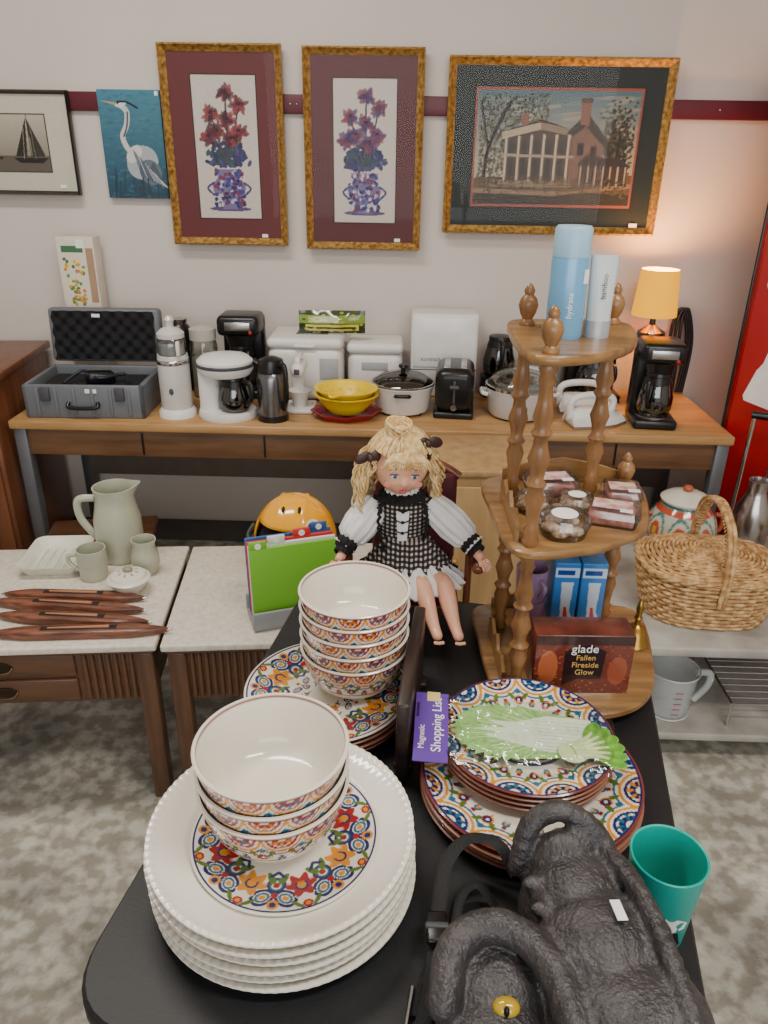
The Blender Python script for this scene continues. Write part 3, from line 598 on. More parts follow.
shuttle(-.87,1.735,.38,.0); shuttle(-.87,1.685,.42,-.05); shuttle(-.83,1.625,.40,-.03,.040); shuttle(-.79,1.568,.44,.10,.040)
# football helmet
def helmet():
    e=E('football_helmet',(-.295,1.93,T),.0); ym=mat('helmet_yellow',(246,172,6),.18,var=.05,coat=.8)
    e.scale=(1.0,.92,1.28)
    V=[];F=[];seg=72;rg=36
    for i in range(rg+1):
        ph=pi*i/rg*.78
        for j in range(seg):
            a=2*pi*j/seg; sx=sin(ph)*cos(a); k=1+.04*max(0,1-abs(abs(sx)-.30)/.06)
            V.append((.118*sin(ph)*cos(a),.13*sin(ph)*sin(a)*k,.082+.105*cos(ph)*k))
    for i in range(rg):
        for j in range(seg):
            k=(j+1)%seg
            a=2*pi*(j+.5)/seg; ph=pi*(i+.5)/rg*.78
            if ph>1.05 and abs(a-1.30*pi)<.7: continue
            F.append((i*seg+j,(i+1)*seg+j,(i+1)*seg+k,i*seg+k))
    o=mesh(e,'shell',V,F,ym,ang=80); sd=o.modifiers.new('s','SOLIDIFY'); sd.thickness=.006
    ell(e,'padding',(.105,.115,.074),(0,0,.08),mat('pad_dark',(30,28,28),.9))
    for k,z in enumerate((.03,.055,.085,.11)): tube(e,'bar_%d'%k,[(-.115,-.02,z+.01),(-.12,-.08,z),(-.07,-.125,z-.005),(.02,-.125,z-.005),(.07,-.10,z+.01)],.005,dgrey)
    tube(e,'bar_v',[(-.04,-.13,.025),(-.04,-.135,.06),(-.035,-.125,.11)],.005,dgrey)
    for k,(x,y) in enumerate([(-.022,-.062),(.022,-.062)]):
        zz=.082+.1045*math.sqrt(max(0,1-(x/.118)**2-(y/.13)**2)); ell(e,'vent_%d'%k,(.005,.016,.006),(x,y,zz),black)
    lathe(e,'side_decal',[(0,0),(.024,0),(.024,.002),(0,.002)],sticker,(.062,-.088,.135),(pi/2-.5,0,.55))
    lathe(e,'decal_ring',[(.014,0),(.018,0),(.018,.003),(.014,.003)],black,(.0622,-.0885,.1352),(pi/2-.5,0,.55))
helmet()
def cboards():
    e=E('cutting_board_set',(-.258,1.665,T),.36)
    gp=mat('stand_grey',(150,152,155),.4)
    box(e,'stand_base',(.235,.11,.014),(0,.03,.007),gp,.006,3); box(e,'stand_front_lip',(.235,.008,.05),(0,-.022,.03),gp,.003); box(e,'stand_back_lip',(.235,.008,.05),(0,.082,.03),gp,.003)
    for k,(cc,tx) in enumerate([((118,186,44),-.09),((226,226,222),-.04),((205,50,45),.03),((50,90,150),.08)]):
        m=mat('board_%d'%k,cc,.5,var=.06); b=E('board_%d'%k); b.parent=e; b.location=(0,-.008+.022*k,.015); b.rotation_euler=(rad(-5),0,0)
        box(b,'panel_%d'%k,(.225,.007,.205),(0,0,.103),m,.0032,3); box(b,'tab_%d'%k,(.045,.007,.024),(tx,0,.212),m,.003); lathe(b,'tab_icon_%d'%k,[(0,0),(.008,0),(.008,.001),(0,.001)],sticker,(tx,-.004,.212),UP)
cboards()
e=E('plywood_cabinet',(.27,2.2,0),.05); pl=wood('plywood',(182,150,102),(156,122,76),2,.5,5)
box(e,'carcass',(.32,.3,.76),(0,0,.39),pl,.003); box(e,'top',(.34,.32,.02),(0,0,.78),pl,.004); box(e,'door',(.29,.012,.68),(0,-.156,.4),pl,.003); box(e,'plinth',(.3,.28,.02),(0,0,.01),black,0); ell(e,'knob',(.01,.01,.01),(-.11,-.168,.5),gold)
# ------------------------------------------------------------------ right low table & stuff
lt=mat('distressed_white',(180,176,168),.6,c2=(146,140,130),scale=8,detail=8,bump=.2)
e=E('low_shelf_table',(1.05,2.075,0),0)
box(e,'top',(.92,.71,.03),(0,0,.405),lt,.006); box(e,'lower_shelf',(.88,.67,.025),(0,0,.1),lt,.005)
for i,(sx,sy) in enumerate([(-1,-1),(1,-1),(-1,1),(1,1)]): box(e,'leg_%d'%i,(.05,.05,.39),(sx*.42,sy*.32,.195),lt,.005)
box(e,'back_panel',(.8,.012,.28),(0,.32,.25),mat('dark_back',(44,36,30),.8),.002)
TZ=.42
def basket():
    e=E('wicker_picnic_basket',(.885,1.935,TZ),-.05); wk=mat('wicker',(216,178,124),.6,c2=(160,116,68),scale=50,bump=.4,bscale=80)
    a0,b0=.19,.145; parts=[]; rows=13
    def sup(t,s,a=a0,b=b0):
        c_,s_=cos(t),sin(t); return (abs(c_)**.75*math.copysign(1,c_)*a*s, abs(s_)**.75*math.copysign(1,s_)*b*s)
    H=.15
    for k in range(rows):
        z=.008+H*k/(rows-1); s=.86+.14*sin(pi/2*k/(rows-1))
        P=[]
        for i in range(144):
            t=2*pi*i/144; w=1+.018*sin(24*t+pi*(k%2)); x,y=sup(t,s*w); P.append((x,y,z))
        parts.append(tube_geo(P,.0058,6,True))
    V,F=merge(parts); mesh(e,'woven_wall',V,F,wk)
    lathe(e,'liner',[(0,.004),(.8,.004),(.84,.02),(.95,H)],mat('wicker_dark',(120,88,54),.8),seg=48,warp=lambda x,y,z,a,r:(*sup(a,r),z))
    st=[]
    for i in range(24):
        t=2*pi*(i+.5)/24; st.append(tube_geo([(*sup(t,.85),.0),(*sup(t,.95),H*.4),(*sup(t,1.0),H)],.004,5))
    V,F=merge(st); mesh(e,'stakes',V,F,wk)
    P=[(*sup(2*pi*i/96,1.03),H+.008) for i in range(96)]; 
    tw=[]
    for ph in (0,pi):
        tw.append(tube_geo([(p[0]*(1+.02*cos(i*.9+ph)),p[1]*(1+.02*cos(i*.9+ph)),p[2]+.004*sin(i*.9+ph)) for i,p in enumerate(P)],.006,6,True))
    V,F=merge(tw); mesh(e,'braided_rim',V,F,wk)
    lp=[]
    for k in range(17):
        s=.06+.94*k/16; P=[]
        for i in range(96):
            t=2*pi*i/96; x,y=sup(t,s); P.append((x,y,H+.04*(1-s*s)+.002*sin(20*t+pi*(k%2))+.008))
        lp.append(tube_geo(P,.0055,6,True))
    V,F=merge(lp); mesh(e,'woven_lid',V,F,wk)
    for j,o in enumerate((-.006,.006)): tube(e,'handle_%d'%j,[(o,-.15,H*.6),(o,-.15,H+.06),(o,-.11,H+.15),(o,0,H+.185),(o,.11,H+.15),(o,.15,H+.06),(o,.15,H*.6)],.007,wk,n=10)
    wr=[]
    for i in range(40):
        t=i/39*pi; wr.append(tube_geo([(.014*cos(u),-.13*cos(t)+0.0,H+.06+.125*sin(t)+.008*sin(u)) for u in np.linspace(0,2*pi,9)[:-1]],.0025,4,True))
    V,F=merge(wr); mesh(e,'handle_wrap',V,F,wk)
    prism(e,'side_tag',[(-.02,0),(.02,0),(.02,.04),(-.02,.04)],.001,sticker,(.2,-.02,.06),(pi/2,0,pi/2))
basket()
def jarpaint(th,r,z,i):
    C=np.ones((len(th),4)); C[:]=S((196,196,180))
    v=z/.19; t=(th*8/(2*pi))%1-.5
    d=np.hypot(t*1.0,(v-.45)*1.3); C[d<.42]=S((70,130,120)); C[d<.34]=S((206,200,180)); C[d<.24]=S((190,90,60)); C[d<.12]=S((220,170,60))
    C[(v>.78)&(v<.86)]=S((190,80,50)); C[(v<.1)]=S((80,130,130)); C[(v>.86)&(v<.9)]=S((70,130,120))
    return C
e=E('painted_ceramic_jar',(.94,2.31,TZ)); pr=[(0,0)]+[(.065+.048*sin(pi*(t*.92+.04)),.17*t) for t in np.linspace(0,1,40)]+[(.070,.18),(0,.18)]
lathe(e,'body',pr,paint_gloss,seg=128,paint=jarpaint); lathe(e,'lid',[(.08,.178),(.082,.185),(.06,.2),(.02,.21),(0,.21)],offw); ell(e,'knob',(.016,.016,.012),(0,0,.22),mat('terracotta',(180,90,60),.4))
for s in (-1,1): tube(e,'ear_%d'%s,[(s*.105,0,.13),(s*.13,0,.12),(s*.13,0,.08),(s*.110,0,.06)],.008,mat('terracotta'))
e=E('steel_flask',(1.165,2.31,TZ)); lathe(e,'body',[(0,0),(.05,0),(.056,.01),(.06,.1),(.052,.16),(.035,.2),(.028,.22),(.034,.255),(.03,.255),(.024,.22),(0,.2)],steel)
tube(e,'handle',[(.03,0,.24),(.08,0,.22),(.085,0,.12),(.057,0,.07)],.006,steel)
e=E('brass_compote',(1.28,2.15,TZ)); lathe(e,'bowl',[(0,0),(.04,0),(.04,.006),(.012,.015),(.012,.05),(.05,.08),(.06,.1),(.056,.1),(.045,.08),(0,.06)],mat('brass',(170,130,60),.3,.9))
e=E('glass_measuring_jug',(.815,1.85,.1125),.0); jg=mat('jug_glass',(225,232,232),.05,var=.02,alpha=.3,coat=1)
lathe(e,'body',[(0,0),(.058,0),(.063,.01),(.07,.13),(.074,.15),(.071,.15),(.067,.13),(.058,.012),(0,.008)],jg,warp=spw(.13,.012,pi)); handle(e,.068,.03,.13,.045,.1,mat('glass_handle',(215,222,222),.05,var=.02,alpha=.55,coat=1),.009)
V,F=tube_geo([(.0735*cos(t)-(.012*max(0,cos(t-pi))**8),.0735*sin(t),.151) for t in np.linspace(0,2*pi,49)[:-1]],.0022,6,True); mesh(e,'rim_bead',V,F,mat('glass_bead',(215,222,222),.1,var=.02,alpha=.7)); V,F=tube_geo([(.06*cos(t),.06*sin(t),.004) for t in np.linspace(0,2*pi,49)[:-1]],.003,6,True); mesh(e,'base_bead',V,F,mat('glass_bead'))
for k in range(5): box(e,'mark_%d'%k,(.022,.001,.002),(0,-.0655-.0012*k,.03+.02*k),mat('red_mark',(180,40,40),.5),0)
e=E('wire_rack',(1.13,2.0,.1125)); V,F=merge([tube_geo([(-.16,-.22+.03*i,.08),(.16,-.22+.03*i,.08)],.0025,5) for i in range(11)]+[tube_geo([(x,-.22,0),(x,-.22,.08),(x,.08,.08),(x,.08,0)],.004,6) for x in (-.16,.16)]); mesh(e,'wires',V,F,chrome)
e=E('dark_storage_box',(1.0,2.24,.1125)); box(e,'bin',(.5,.2,.18),(0,0,.09),mat('bin_brown',(60,48,40),.7),.008); box(e,'bin_lid',(.51,.21,.015),(0,0,.186),mat('bin_lid',(80,66,56),.6),.004)
# ------------------------------------------------------------------ black display table
bt=mat('black_table_vinyl',(22,23,26),.5,var=.2,scale=40,bump=.08,bscale=300)
def blacktable():
    e=E('black_display_table',(0,0,0))
    C0=[Vector((.495,1.33)),Vector((-.200,1.452)),Vector((-.366,.505)),Vector((.330,.39))]
    def ring(ins,z,r=.10):
        P=[]
        for i in range(4):
            c=C0[i]; p=C0[i-1]; n=C0[(i+1)%4]; d1=(p-c).normalized(); d2=(n-c).normalized(); c2=c+(d1+d2)*ins; rr_=max(.01,r-ins*.5)
            A=c2+d1*rr_; B=c2+d2*rr_
            for k in range(9):
                t=k/8; q=A*(1-t)**2+c2*2*t*(1-t)+B*t*t; P.append((q.x,q.y,z))
        return P
    loft(e,'top',[ring(.006,.715),ring(0,.72),ring(0,.745),ring(.004,.75)],bt)
    loft(e,'skirt',[ring(.05,.66),ring(.05,.716)],bt)
    for i,c in enumerate(C0):
        o=sum(C0,Vector((0,0)))/4; p=c+(o-c).normalized()*.14; tube(e,'leg_%d'%i,[(p.x,p.y,0),(p.x,p.y,.7)],.018,greym,straight=True,seg=12)
blacktable()
# ------------------------------------------------------------------ dishes
PAL={'cream':(232,225,210),'navy':(30,40,96),'red':(160,26,32),'teal':(40,104,130),'or':(216,140,30),'green':(86,112,40),'brown':(124,54,46)}
def colr(k): return np.array(S(PAL[k]))
def motif(x,y,C,odd,pal=0):
    a,b=('navy','red') if pal==0 else ('teal','navy')
    d=np.hypot(x*.95,(y+.02)*.9)
    C[(d<.62)&(d>.56)]=colr(a); C[(d<.50)&(d>.43)]=colr('or'); C[(d<.37)&(d>.30)]=colr(b); C[(d<.25)]=colr(b)
    an=np.arctan2(y+.02,x*.95); C[(d<.30)&(d>.14)&(np.cos(an*8)>.2)]=colr('or' if odd else 'teal'); C[d<.1]=colr('cream')
    C[(d>.66)&(d<.74)&(np.cos(an*16)>.2)]=colr('red')
    ax=np.abs(x)-.5
    d2=np.hypot(ax*.95,y-.78); C[d2<.17]=colr('or' if odd else 'red'); C[d2<.12]=colr('navy'); C[d2<.05]=colr('cream')
    l=((ax+.22)*.8-(y-.62)*.6)**2/.005+((ax+.22)*.6+(y-.62)*.8)**2/.024; C[l<1]=colr('green')
    d3=np.hypot(x*.95,y-.92); C[d3<.12]=colr('teal'); C[d3<.05]=colr('or')
    d4=np.hypot(ax*.95,y-.45); C[(d4<.09)]=colr('teal')
    return C
def bandfn(n,z0,z1,pal=0):
    def f(th,r,z,i):
        C=np.ones((len(th),4)); C[:]=colr('cream'); q=th*n/(2*pi); t=q%1-.5; odd=(np.floor(q).astype(int)%2)==1
        y=(z1-z)/(z1-z0); M_=(y>0)&(y<1.02)&(i<32)
        D=np.ones_like(C); D[:]=colr('cream')
        for o in (False,True):
            mk=odd==o; D[mk]=motif(t[mk],y[mk],D[mk].copy(),o,pal)
        C[M_]=D[M_]
        C[(y>-.06)&(y<.02)&(i<34)]=colr('brown'); C[(y>.98)&(y<1.05)&(i<32)]=colr('brown')
        return C
    return f
def flowermotif(u,th,C,n):
    q=th*n/(2*pi); t=q%1-.5; odd=(np.floor(q).astype(int)%2)==1
    s=2*pi/n; x=t*s*u; y=u
    def disc(cx,cy,r,k,xx=x): C[np.hypot(xx-cx,y-cy)<r]=colr(k)
    def ringm(cx,cy,r0,r1,k,xx=x):
        d=np.hypot(xx-cx,y-cy); C[(d>r0)&(d<r1)]=colr(k)
    h=s/2
    for sg in (-1,1):
        ringm(sg*h*.5,.80,.080,.118,'navy'); ringm(sg*h*.5,.80,.042,.070,'teal'); disc(sg*h*.5,.80,.032,'or')
    dl=np.hypot(x,y-.66); an=np.arctan2(y-.66,x)
    C[(dl<.145+.03*np.cos(an*6))]=colr('cream'); m=(dl<.135+.03*np.cos(an*6)); C[m&odd]=colr('or'); C[m&~odd]=colr('red'); C[dl<.07]=colr('navy'); C[dl<.045]=colr('or')
    xe=np.abs(x)-h*u
    de=np.hypot(xe,y-.62); C[(de<.10)]=colr('navy'); C[de<.075]=colr('teal'); C[de<.055]=colr('cream'); C[de<.038]=colr('red')
    l=((np.abs(x)-.15)*.7-(y-.54)*.7)**2/.0009+((np.abs(x)-.15)*.7+(y-.54)*.7)**2/.008; C[l<1]=colr('green')
    l=((np.abs(x)-.10)*.7+(y-.90)*.7)**2/.0006+((np.abs(x)-.10)*.7-(y-.90)*.7)**2/.006; C[l<1]=colr('green')
    l=((np.abs(x)-.17)*.7+(y-.48)*.7)**2/.0005+((np.abs(x)-.17)*.7-(y-.48)*.7)**2/.005; C[l<1]=colr('navy')
    dt=np.hypot(x,y-.91); C[dt<.05]=colr('red'); C[dt<.025]=colr('or'); de2=np.hypot(xe,y-.88); C[de2<.06]=colr('or'); C[de2<.035]=colr('navy'); d5=np.hypot(xe,y-.76); C[d5<.035]=colr('red')
    return C
def platefn(n,R_,u0,u1,pal=0,center=None,big=False):
    def f(th,r,z,i):
        C=np.ones((len(th),4)); C[:]=colr('cream'); u=r/R_
        if big:
            C=flowermotif(u,th,C,n)
            if center: C2=np.ones_like(C); C2[:]=colr('cream'); C2=flowermotif(np.clip(u/.46,0,1),th+.4,C2,center); mk=u<.44; C[mk]=C2[mk]
            C[(u>.955)&(u<.975)]=colr('navy'); C[u>=.975]=colr('cream' if not pal else 'brown'); return C
        q=th*n/(2*pi); t=q%1-.5; odd=(np.floor(q).astype(int)%2)==1; y=(u1-u)/(u1-u0); M_=(y>0)&(y<1.02)
        D=np.ones_like(C); D[:]=colr('cream')
        for o in (False,True):
            mk=odd==o; D[mk]=motif(t[mk],y[mk],D[mk].copy(),o,pal)
        C[M_]=D[M_]; C[(u>.965)]=colr('brown' if pal else 'cream')
        C[(u>u1)&(u<u1+.02)]=colr('navy'); 
        if center:
            m2=(u<u0-.04); q=th*center/(2*pi); t=q%1-.5; y=u/(u0-.04)
            C[m2&(y>.85)&(y<.95)]=colr('navy'); d=np.hypot(t*y*1.4,(y-.55)*1.2); C[m2&(d<.3)]=colr('red'); C[m2&(d<.2)]=colr('or'); C[m2&(d<.1)]=colr('teal'); C[m2&(y<.2)]=colr('navy')
        return C
    return f
def dense(pr,n):
    P=[]
    for a,b in zip(pr[:-1],pr[1:]):
        for k in range(n): t=k/n; P.append((a[0]*(1-t)+b[0]*t,a[1]*(1-t)+b[1]*t))
    P.append(pr[-1]); return P
def bowl(parent,name,z,R=.092,H=.078,ph=0):
    out=[(.045+(R-.045)*(t**.42), .006+(H-.006)*t**1.2) for t in np.linspace(0,1,31)]
    inn=[(r-.0035 if r>.05 else r-.003,zz+.004) for r,zz in out[::-1][1:]]
    prof=[(0,.003),(.036,.003)]+[(.04,0)]+out+[(R-.0015,H+.0012)]+inn+[(0,.009)]
    fn=bandfn(12,H*.36,H*.95)
    def f(th,r,zz,i): return fn(th+ph,r,zz,i-3)
    lathe(parent,name,prof,paint_gloss,(0,0,z),seg=300,paint=f)
def plate(parent,name,z,R,H,m,paint=None,seg=96,well=.62,loc=(0,0),warp=None,n=1):
    pr=[(0,0),(R*well*.9,0),(R*well,.003),(R*.98,H-.004),(R,H-.001),(R,H),(R*.985,H+.0012),(R*well*1.03,.006),(R*well*.95,.0045),(0,.0045)]
    if n>1:
        pr=pr[:7]+dense([(R*.985,H+.0012),(R*well*1.03,.006)],n)[1:]+dense([(R*well*.95,.0045),(0.0,.0045)],n)
    lathe(parent,name,pr,m,(loc[0],loc[1],z),seg=seg,paint=paint,warp=warp)
cx,cy=-.138,.697
e=E('white_dinner_plate_stack',(cx,cy,.75))
def wbead(x,y,z,a,r):
    k=1+.0025*abs(sin(a*44)) if r>.155 else 1
    return x*k,y*k,z+(.0014*abs(sin(a*44)) if r>.153 else 0)+(.0009*abs(sin(a*60)) if .116<r<.124 else 0)
for k in range(6):
    R_=.167-(.0015 if k%2 else 0); pr=[(0,0),(.098,0),(.103,.003),(.123,.009),(.156,.015),(R_,.018),(R_,.0205),(.161,.0215),(.157,.0195),(.153,.0175),(.125,.0125),(.121,.0128),(.118,.0115),(.108,.0065),(.103,.0055),(0,.0055)]
    lathe(e,'plate_%d'%k,pr,cream,((.003,-.001,0)[k%3],0,k*.0142),seg=352,warp=wbead)
zt=.75+5*.0142+.006
e=E('patterned_salad_plate',(cx+.006,cy-.010,zt))
plate(e,'plate',0,.116,.012,paint_gloss,platefn(8,.116,.45,.97,0,None,True),seg=440,n=50)
e=E('patterned_bowl_stack',(cx-.008,cy+.004,zt+.0055))
for k in range(3): bowl(e,'bowl_%d'%k,k*.0275,ph=k*.2,R=.093,H=.081)
e=E('floral_plate_stack',(-.115,1.03,.75))
for k in range(4):
    last=k==3
    if last: plate(e,'plate_%d'%k,k*.0095,.137,.017,paint_gloss,platefn(8,.137,.3,.97,0,4,True),seg=440,n=50)
    else: plate(e,'plate_%d'%k,k*.0095,.137,.017,mat('terracotta_glaze',(156,104,84),.3,coat=.3),loc=(.003*(k%2),0))
e=E('patterned_bowl_stack',(-.070,1.062,.7855))
for k in range(5): bowl(e,'bowl_%d'%k,k*.0265,ph=k*.33,R=.091,H=.079)
tg=mat('terracotta_glaze')
e=E('blue_rim_plate_stack',(.200,.855,.75))
for k in range(4):
    if k==3: plate(e,'plate_%d'%k,k*.009,.160,.017,paint_gloss,platefn(14,.160,.62,.96,1,None),seg=440,n=40)
    else: plate(e,'plate_%d'%k,k*.009,.160,.017,tg,loc=(.002*(k%2),-.002*k))
e=E('blue_rim_plate_stack',(.198,.900,.7865))
for k in range(4):
    if k==3: plate(e,'plate_%d'%k,k*.0085,.130,.014,paint_gloss,platefn(12,.130,.55,.96,1,8),seg=440,n=40)
    else: plate(e,'plate_%d'%k,k*.0085,.130,.014,tg)
# shopping list package
def pkg():
    e=E('magnetic_shopping_list_pad',(.190,.888,.829),rot=(rad(4),rad(1),rad(-3)))
    pm=mat('label_purple',(96,58,156),.5,var=.05)
    box(e,'purple_label',(.05,.140,.0012),(-.135,-.002,.006),pm,0,rot=(0,0,0))
    text(e,'label_text','Shopping List',.0205,(-.127,.002,.0068),(0,0,pi/2),sticker); text(e,'label_small','Magnetic',.013,(-.149,-.025,.0068),(0,0,pi/2),sticker)
    box(e,'label_logo',(.02,.02,.0005),(-.133,.06,.0069),mat('label_yellow',(220,200,120),.5),0)
    box(e,'hang_hole',(.004,.03,.0005),(-.156,.03,.0069),mat('label_dark',(40,24,70),.6),0)
    cv=Canvas(.235,.125,330,176,(228,234,212)); rg=random.Random(4)
    edge=[]
    for i in range(61):
        t=i/60; a=-1.25-t*3.8; r=1+.07*sin(i*1.9)+.04*sin(i*4.1); edge.append((.33+.31*r*cos(a),.5+.44*r*sin(a)))
    cv.poly([(.93,.2),(.6,.12)]+edge+[(.6,.86),(.9,.78)],(150,196,110))
    base=cv.T.copy()
    for i in range(900):
        x,y=rg.uniform(.02,.6),rg.uniform(.04,.96); dx=x-.6; dy=y-.5
        cv.oval(x,y,rg.uniform(.008,.02),rg.uniform(.004,.010),rg.choice([(120,176,80),(170,210,130),(100,158,66),(196,224,160),(140,190,96)]),math.atan2(dy,dx*1.9),.6)
    for k in range(15):
        a=pi-1.25+k*.178; L_=rg.uniform(.75,.95)
        x1=.62+.58*L_*cos(a); y1=.5+.46*L_*sin(a); cv.line([(.68,.5+.1*(y1-.5)),((.68+x1)/2,.5+(y1-.5)*.55),(x1,y1)],.006,(216,232,190),.8)
        for q in range(5):
            t=.4+.12*q; px_,py_=.68+(x1-.68)*t,.5+(y1-.5)*t; cv.line([(px_,py_),(px_-.035,py_+.05*(1 if q%2 else -1))],.003,(200,222,165),.8)
    cv.poly([(.93,.2),(.6,.22),(.36,.34),(.2,.42),(.34,.46),(.16,.52),(.36,.56),(.24,.66),(.42,.66),(.62,.8),(.9,.78)],(226,234,212))
    for k in range(12): cv.line([(.9,.24+k*.046),(.4,.36+k*.025)],.003,(190,208,160),.6)
    for k in range(9): cv.line([(.52+.0*k,.26+k*.055),(.9,.24+k*.058)],.003,(120,140,110),.7)
    cv.T&=base; cv.noise(.08)
    cv.make(e,'lettuce_note_pad',paint_matte,(.01,0,.006),(0,0,0),masked=True)
    b=E('bok_choy_magnet'); b.parent=e; b.location=(.083,-.030,.009); b.rotation_euler=(0,0,.35); b.scale=(1.25,1.35,1)
    mg=mat('magnet_leaf',(84,150,44),.4,c2=(130,185,70),scale=120)
    for k in range(6):
        a=-.75+k*.3; ell(b,'leaf_%d'%k,(.018,.009,.0018),(.032*cos(a),.03*sin(a),.001),mg,(0,0,a)); tube(b,'stalk_%d'%k,[(-.012,.002*(k-2.5),.002),(.01,.005*(k-2.5),.003),(.03*cos(a),.028*sin(a),.003)],[.005,.003,.0015],mat('magnet_stem',(215,230,170),.4))
    ell(b,'bulb',(.018,.015,.003),(-.012,0,.001),mat('magnet_stem'))
    V=[];F=[];nx,ny=90,50
    for j in range(ny):
        for i in range(nx):
            x=-.112+i/(nx-1)*.25; y=-.07+j/(ny-1)*.14; ed=min(i,nx-1-i,j*1.5,(ny-1-j)*1.5)/10
            V.append((x,y,.004+min(1,ed)*.012+.0016*sin(x*130+y*60)+.0014*sin(y*170-x*40)+.0007*sin(x*420+3*sin(y*90))+.0005*sin(y*520+x*200)))
    F=[(j*nx+i,j*nx+i+1,(j+1)*nx+i+1,(j+1)*nx+i) for j in range(ny-1) for i in range(nx-1)]
    mesh(e,'plastic_sleeve',V,F,thin('sleeve_plastic',(250,252,252),.06,.08,.7))
pkg()
e=E('dark_wooden_plank',(.026,1.00,.75),rad(-6)); box(e,'board',(.02,.27,.145),(0,0,.0725),wood('ebony_wood',(56,42,36),(28,20,18),1,.4),.004); box(e,'foot_a',(.03,.02,.012),(0.005,.1,.006),mat('ebony2',(34,26,24),.5),.003); box(e,'foot_b',(.03,.02,.012),(0,-.1,.006),mat('ebony2'),.003)
# ------------------------------------------------------------------ corner shelf
def shelf():
    sw=wood('honey_wood',(162,122,72),(116,82,44),0,.35,10,.25); swz=wood('honey_wood_vert',(156,112,66),(108,72,40),2,.35,10,.25)
    e=E('corner_display_shelf',(0,0,.75))
    z1,z2,z3=.03,.31,.61
    A=(.203,1.055);B=(.198,1.25);Cc=(.342,1.275);D=(.412,1.305)
    def slab(name,pts,z,th=.014):
        P=cat([(p[0],p[1],0) for p in pts],6,True); n=len(P)
        o=sum(P,Vector())/n
        rings=[[(p.x+(o.x-p.x)*.02,p.y+(o.y-p.y)*.02,z) for p in P],[(p.x,p.y,z+.003) for p in P],[(p.x,p.y,z+th-.003) for p in P],[(p.x+(o.x-p.x)*.02,p.y+(o.y-p.y)*.02,z+th) for p in P]]
        loft(e,name,rings,sw)
    slab('base_shelf',[(.165,1.33),(.155,1.2),(.17,1.06),(.21,1.022),(.33,1.0),(.42,1.04),(.465,1.14),(.48,1.33),(.33,1.335)],z1-.014)
    slab('middle_shelf',[(.165,1.33),(.155,1.2),(.168,1.07),(.198,1.03),(.28,1.045),(.35,1.08),(.415,1.15),(.44,1.33),(.33,1.335)],z2-.014)
    slab('top_shelf',[(.18,1.295),(.165,1.2),(.17,1.07),(.198,1.03),(.26,1.05),(.32,1.10),(.358,1.18),(.365,1.295),(.27,1.305)],z3-.014)
    def post(name,x,y,a,b,fin=True):
        L=b-a; base=[(0,.010),(.03,.014),(.06,.010),(.09,.013),(.12,.009),(.2,.011),(.28,.0155),(.33,.011),(.36,.016),(.39,.010),(.44,.012),(.5,.017)]
        pr=[(r,a+t*L) for t,r in base]+[(r,a+(1-t)*L) for t,r in base[::-1][1:]]
        lathe(e,name,[(0,a)]+dense(pr,1)+[(0,b)],swz,(x,y,0),seg=20,ang=60)
    def fin(name,x,y,z): lathe(e,name,[(0,0),(.012,0),(.013,.004),(.008,.010),(.013,.02),(.016,.032),(.013,.042),(.007,.048),(.009,.054),(.005,.062),(0,.066)],swz,(x,y,z),seg=20,ang=60)
    for nm,p in (('a',A),('b',B),('c',Cc)):
        post('post_%s_low'%nm,p[0],p[1],z1,z2-.014); post('post_%s_up'%nm,p[0],p[1],z2,z3-.014); fin('finial_'+nm,p[0],p[1],z3)
    post('post_d_low',D[0],D[1],z1,z2-.014); fin('finial_d',D[0],D[1],z2)
    for i,p in enumerate((A,B,D,(.41,1.07))): lathe(e,'bun_foot_%d'%i,[(0,0),(.012,0),(.016,.008),(.012,.016),(0,.016)],swz,(p[0],p[1],0),seg=16)
    for nm,z in (('lo',z1),('mid',z2)):
        d=Vector((B[0]-A[0],B[1]-A[1])); L=d.length; pts=[(0.01,0),(L-.01,0),(L-.01,.03),(L*.8,.045),(L*.62,.03),(L*.5,.05),(L*.38,.03),(L*.2,.045),(.01,.03)]
        prism(e,'gallery_'+nm,pts,.006,sw,(A[0]-.022,A[1],z),(pi/2,0,math.atan2(d.y,d.x)))
        L=.24
        prism(e,'gallery_back_'+nm,[(0.01,0),(L-.01,0),(L-.01,.02),(L*.75,.035),(L*.5,.045),(L*.25,.035),(.01,.02)],.006,sw,(.18,1.328,z),(pi/2,0,0))
shelf()
Z1,Z2,Z3=.78,1.06,1.36
e=E('blue_spray_bottle',(.240,1.165,Z3)); bl=mat('light_blue_can',(112,172,212),.3,.1,var=.04,coat=.3)
lathe(e,'can',[(0,0),(.026,0),(.0275,.004),(.0275,.112),(.026,.118),(0,.118)],bl); lathe(e,'cap',[(0,.116),(.027,.116),(.027,.153),(.024,.158),(0,.158)],mat('pale_blue_cap',(158,196,218),.35)); text(e,'label','hydrate',.012,(0,-.0278,.05),(pi/2,rad(-90),0),sticker,.0002); box(e,'price_sticker',(.012,.001,.02),(.021,-.0185,.09),sticker,0,rot=(0,0,.85))
e=E('white_lotion_tube',(.292,1.175,Z3)); loft(e,'tube',[[(.018*cos(a),.018*sin(a),0) for a in np.linspace(0,2*pi,25)[:-1]],[(.018*cos(a),.018*sin(a),.02) for a in np.linspace(0,2*pi,25)[:-1]],[(.019*cos(a),.014*sin(a),.07) for a in np.linspace(0,2*pi,25)[:-1]],[(.021*cos(a),.002*sin(a),.118) for a in np.linspace(0,2*pi,25)[:-1]]],mat('tube_white',(205,214,212),.3)); lathe(e,'cap',[(0,0),(.0195,0),(.0195,.025),(0,.025)],mat('cap_silver',(190,196,198),.3,.4)); text(e,'label','bamboo',.011,(0,-.0175,.075),(pi/2+.1,rad(-90),0),dgrey,.0002)
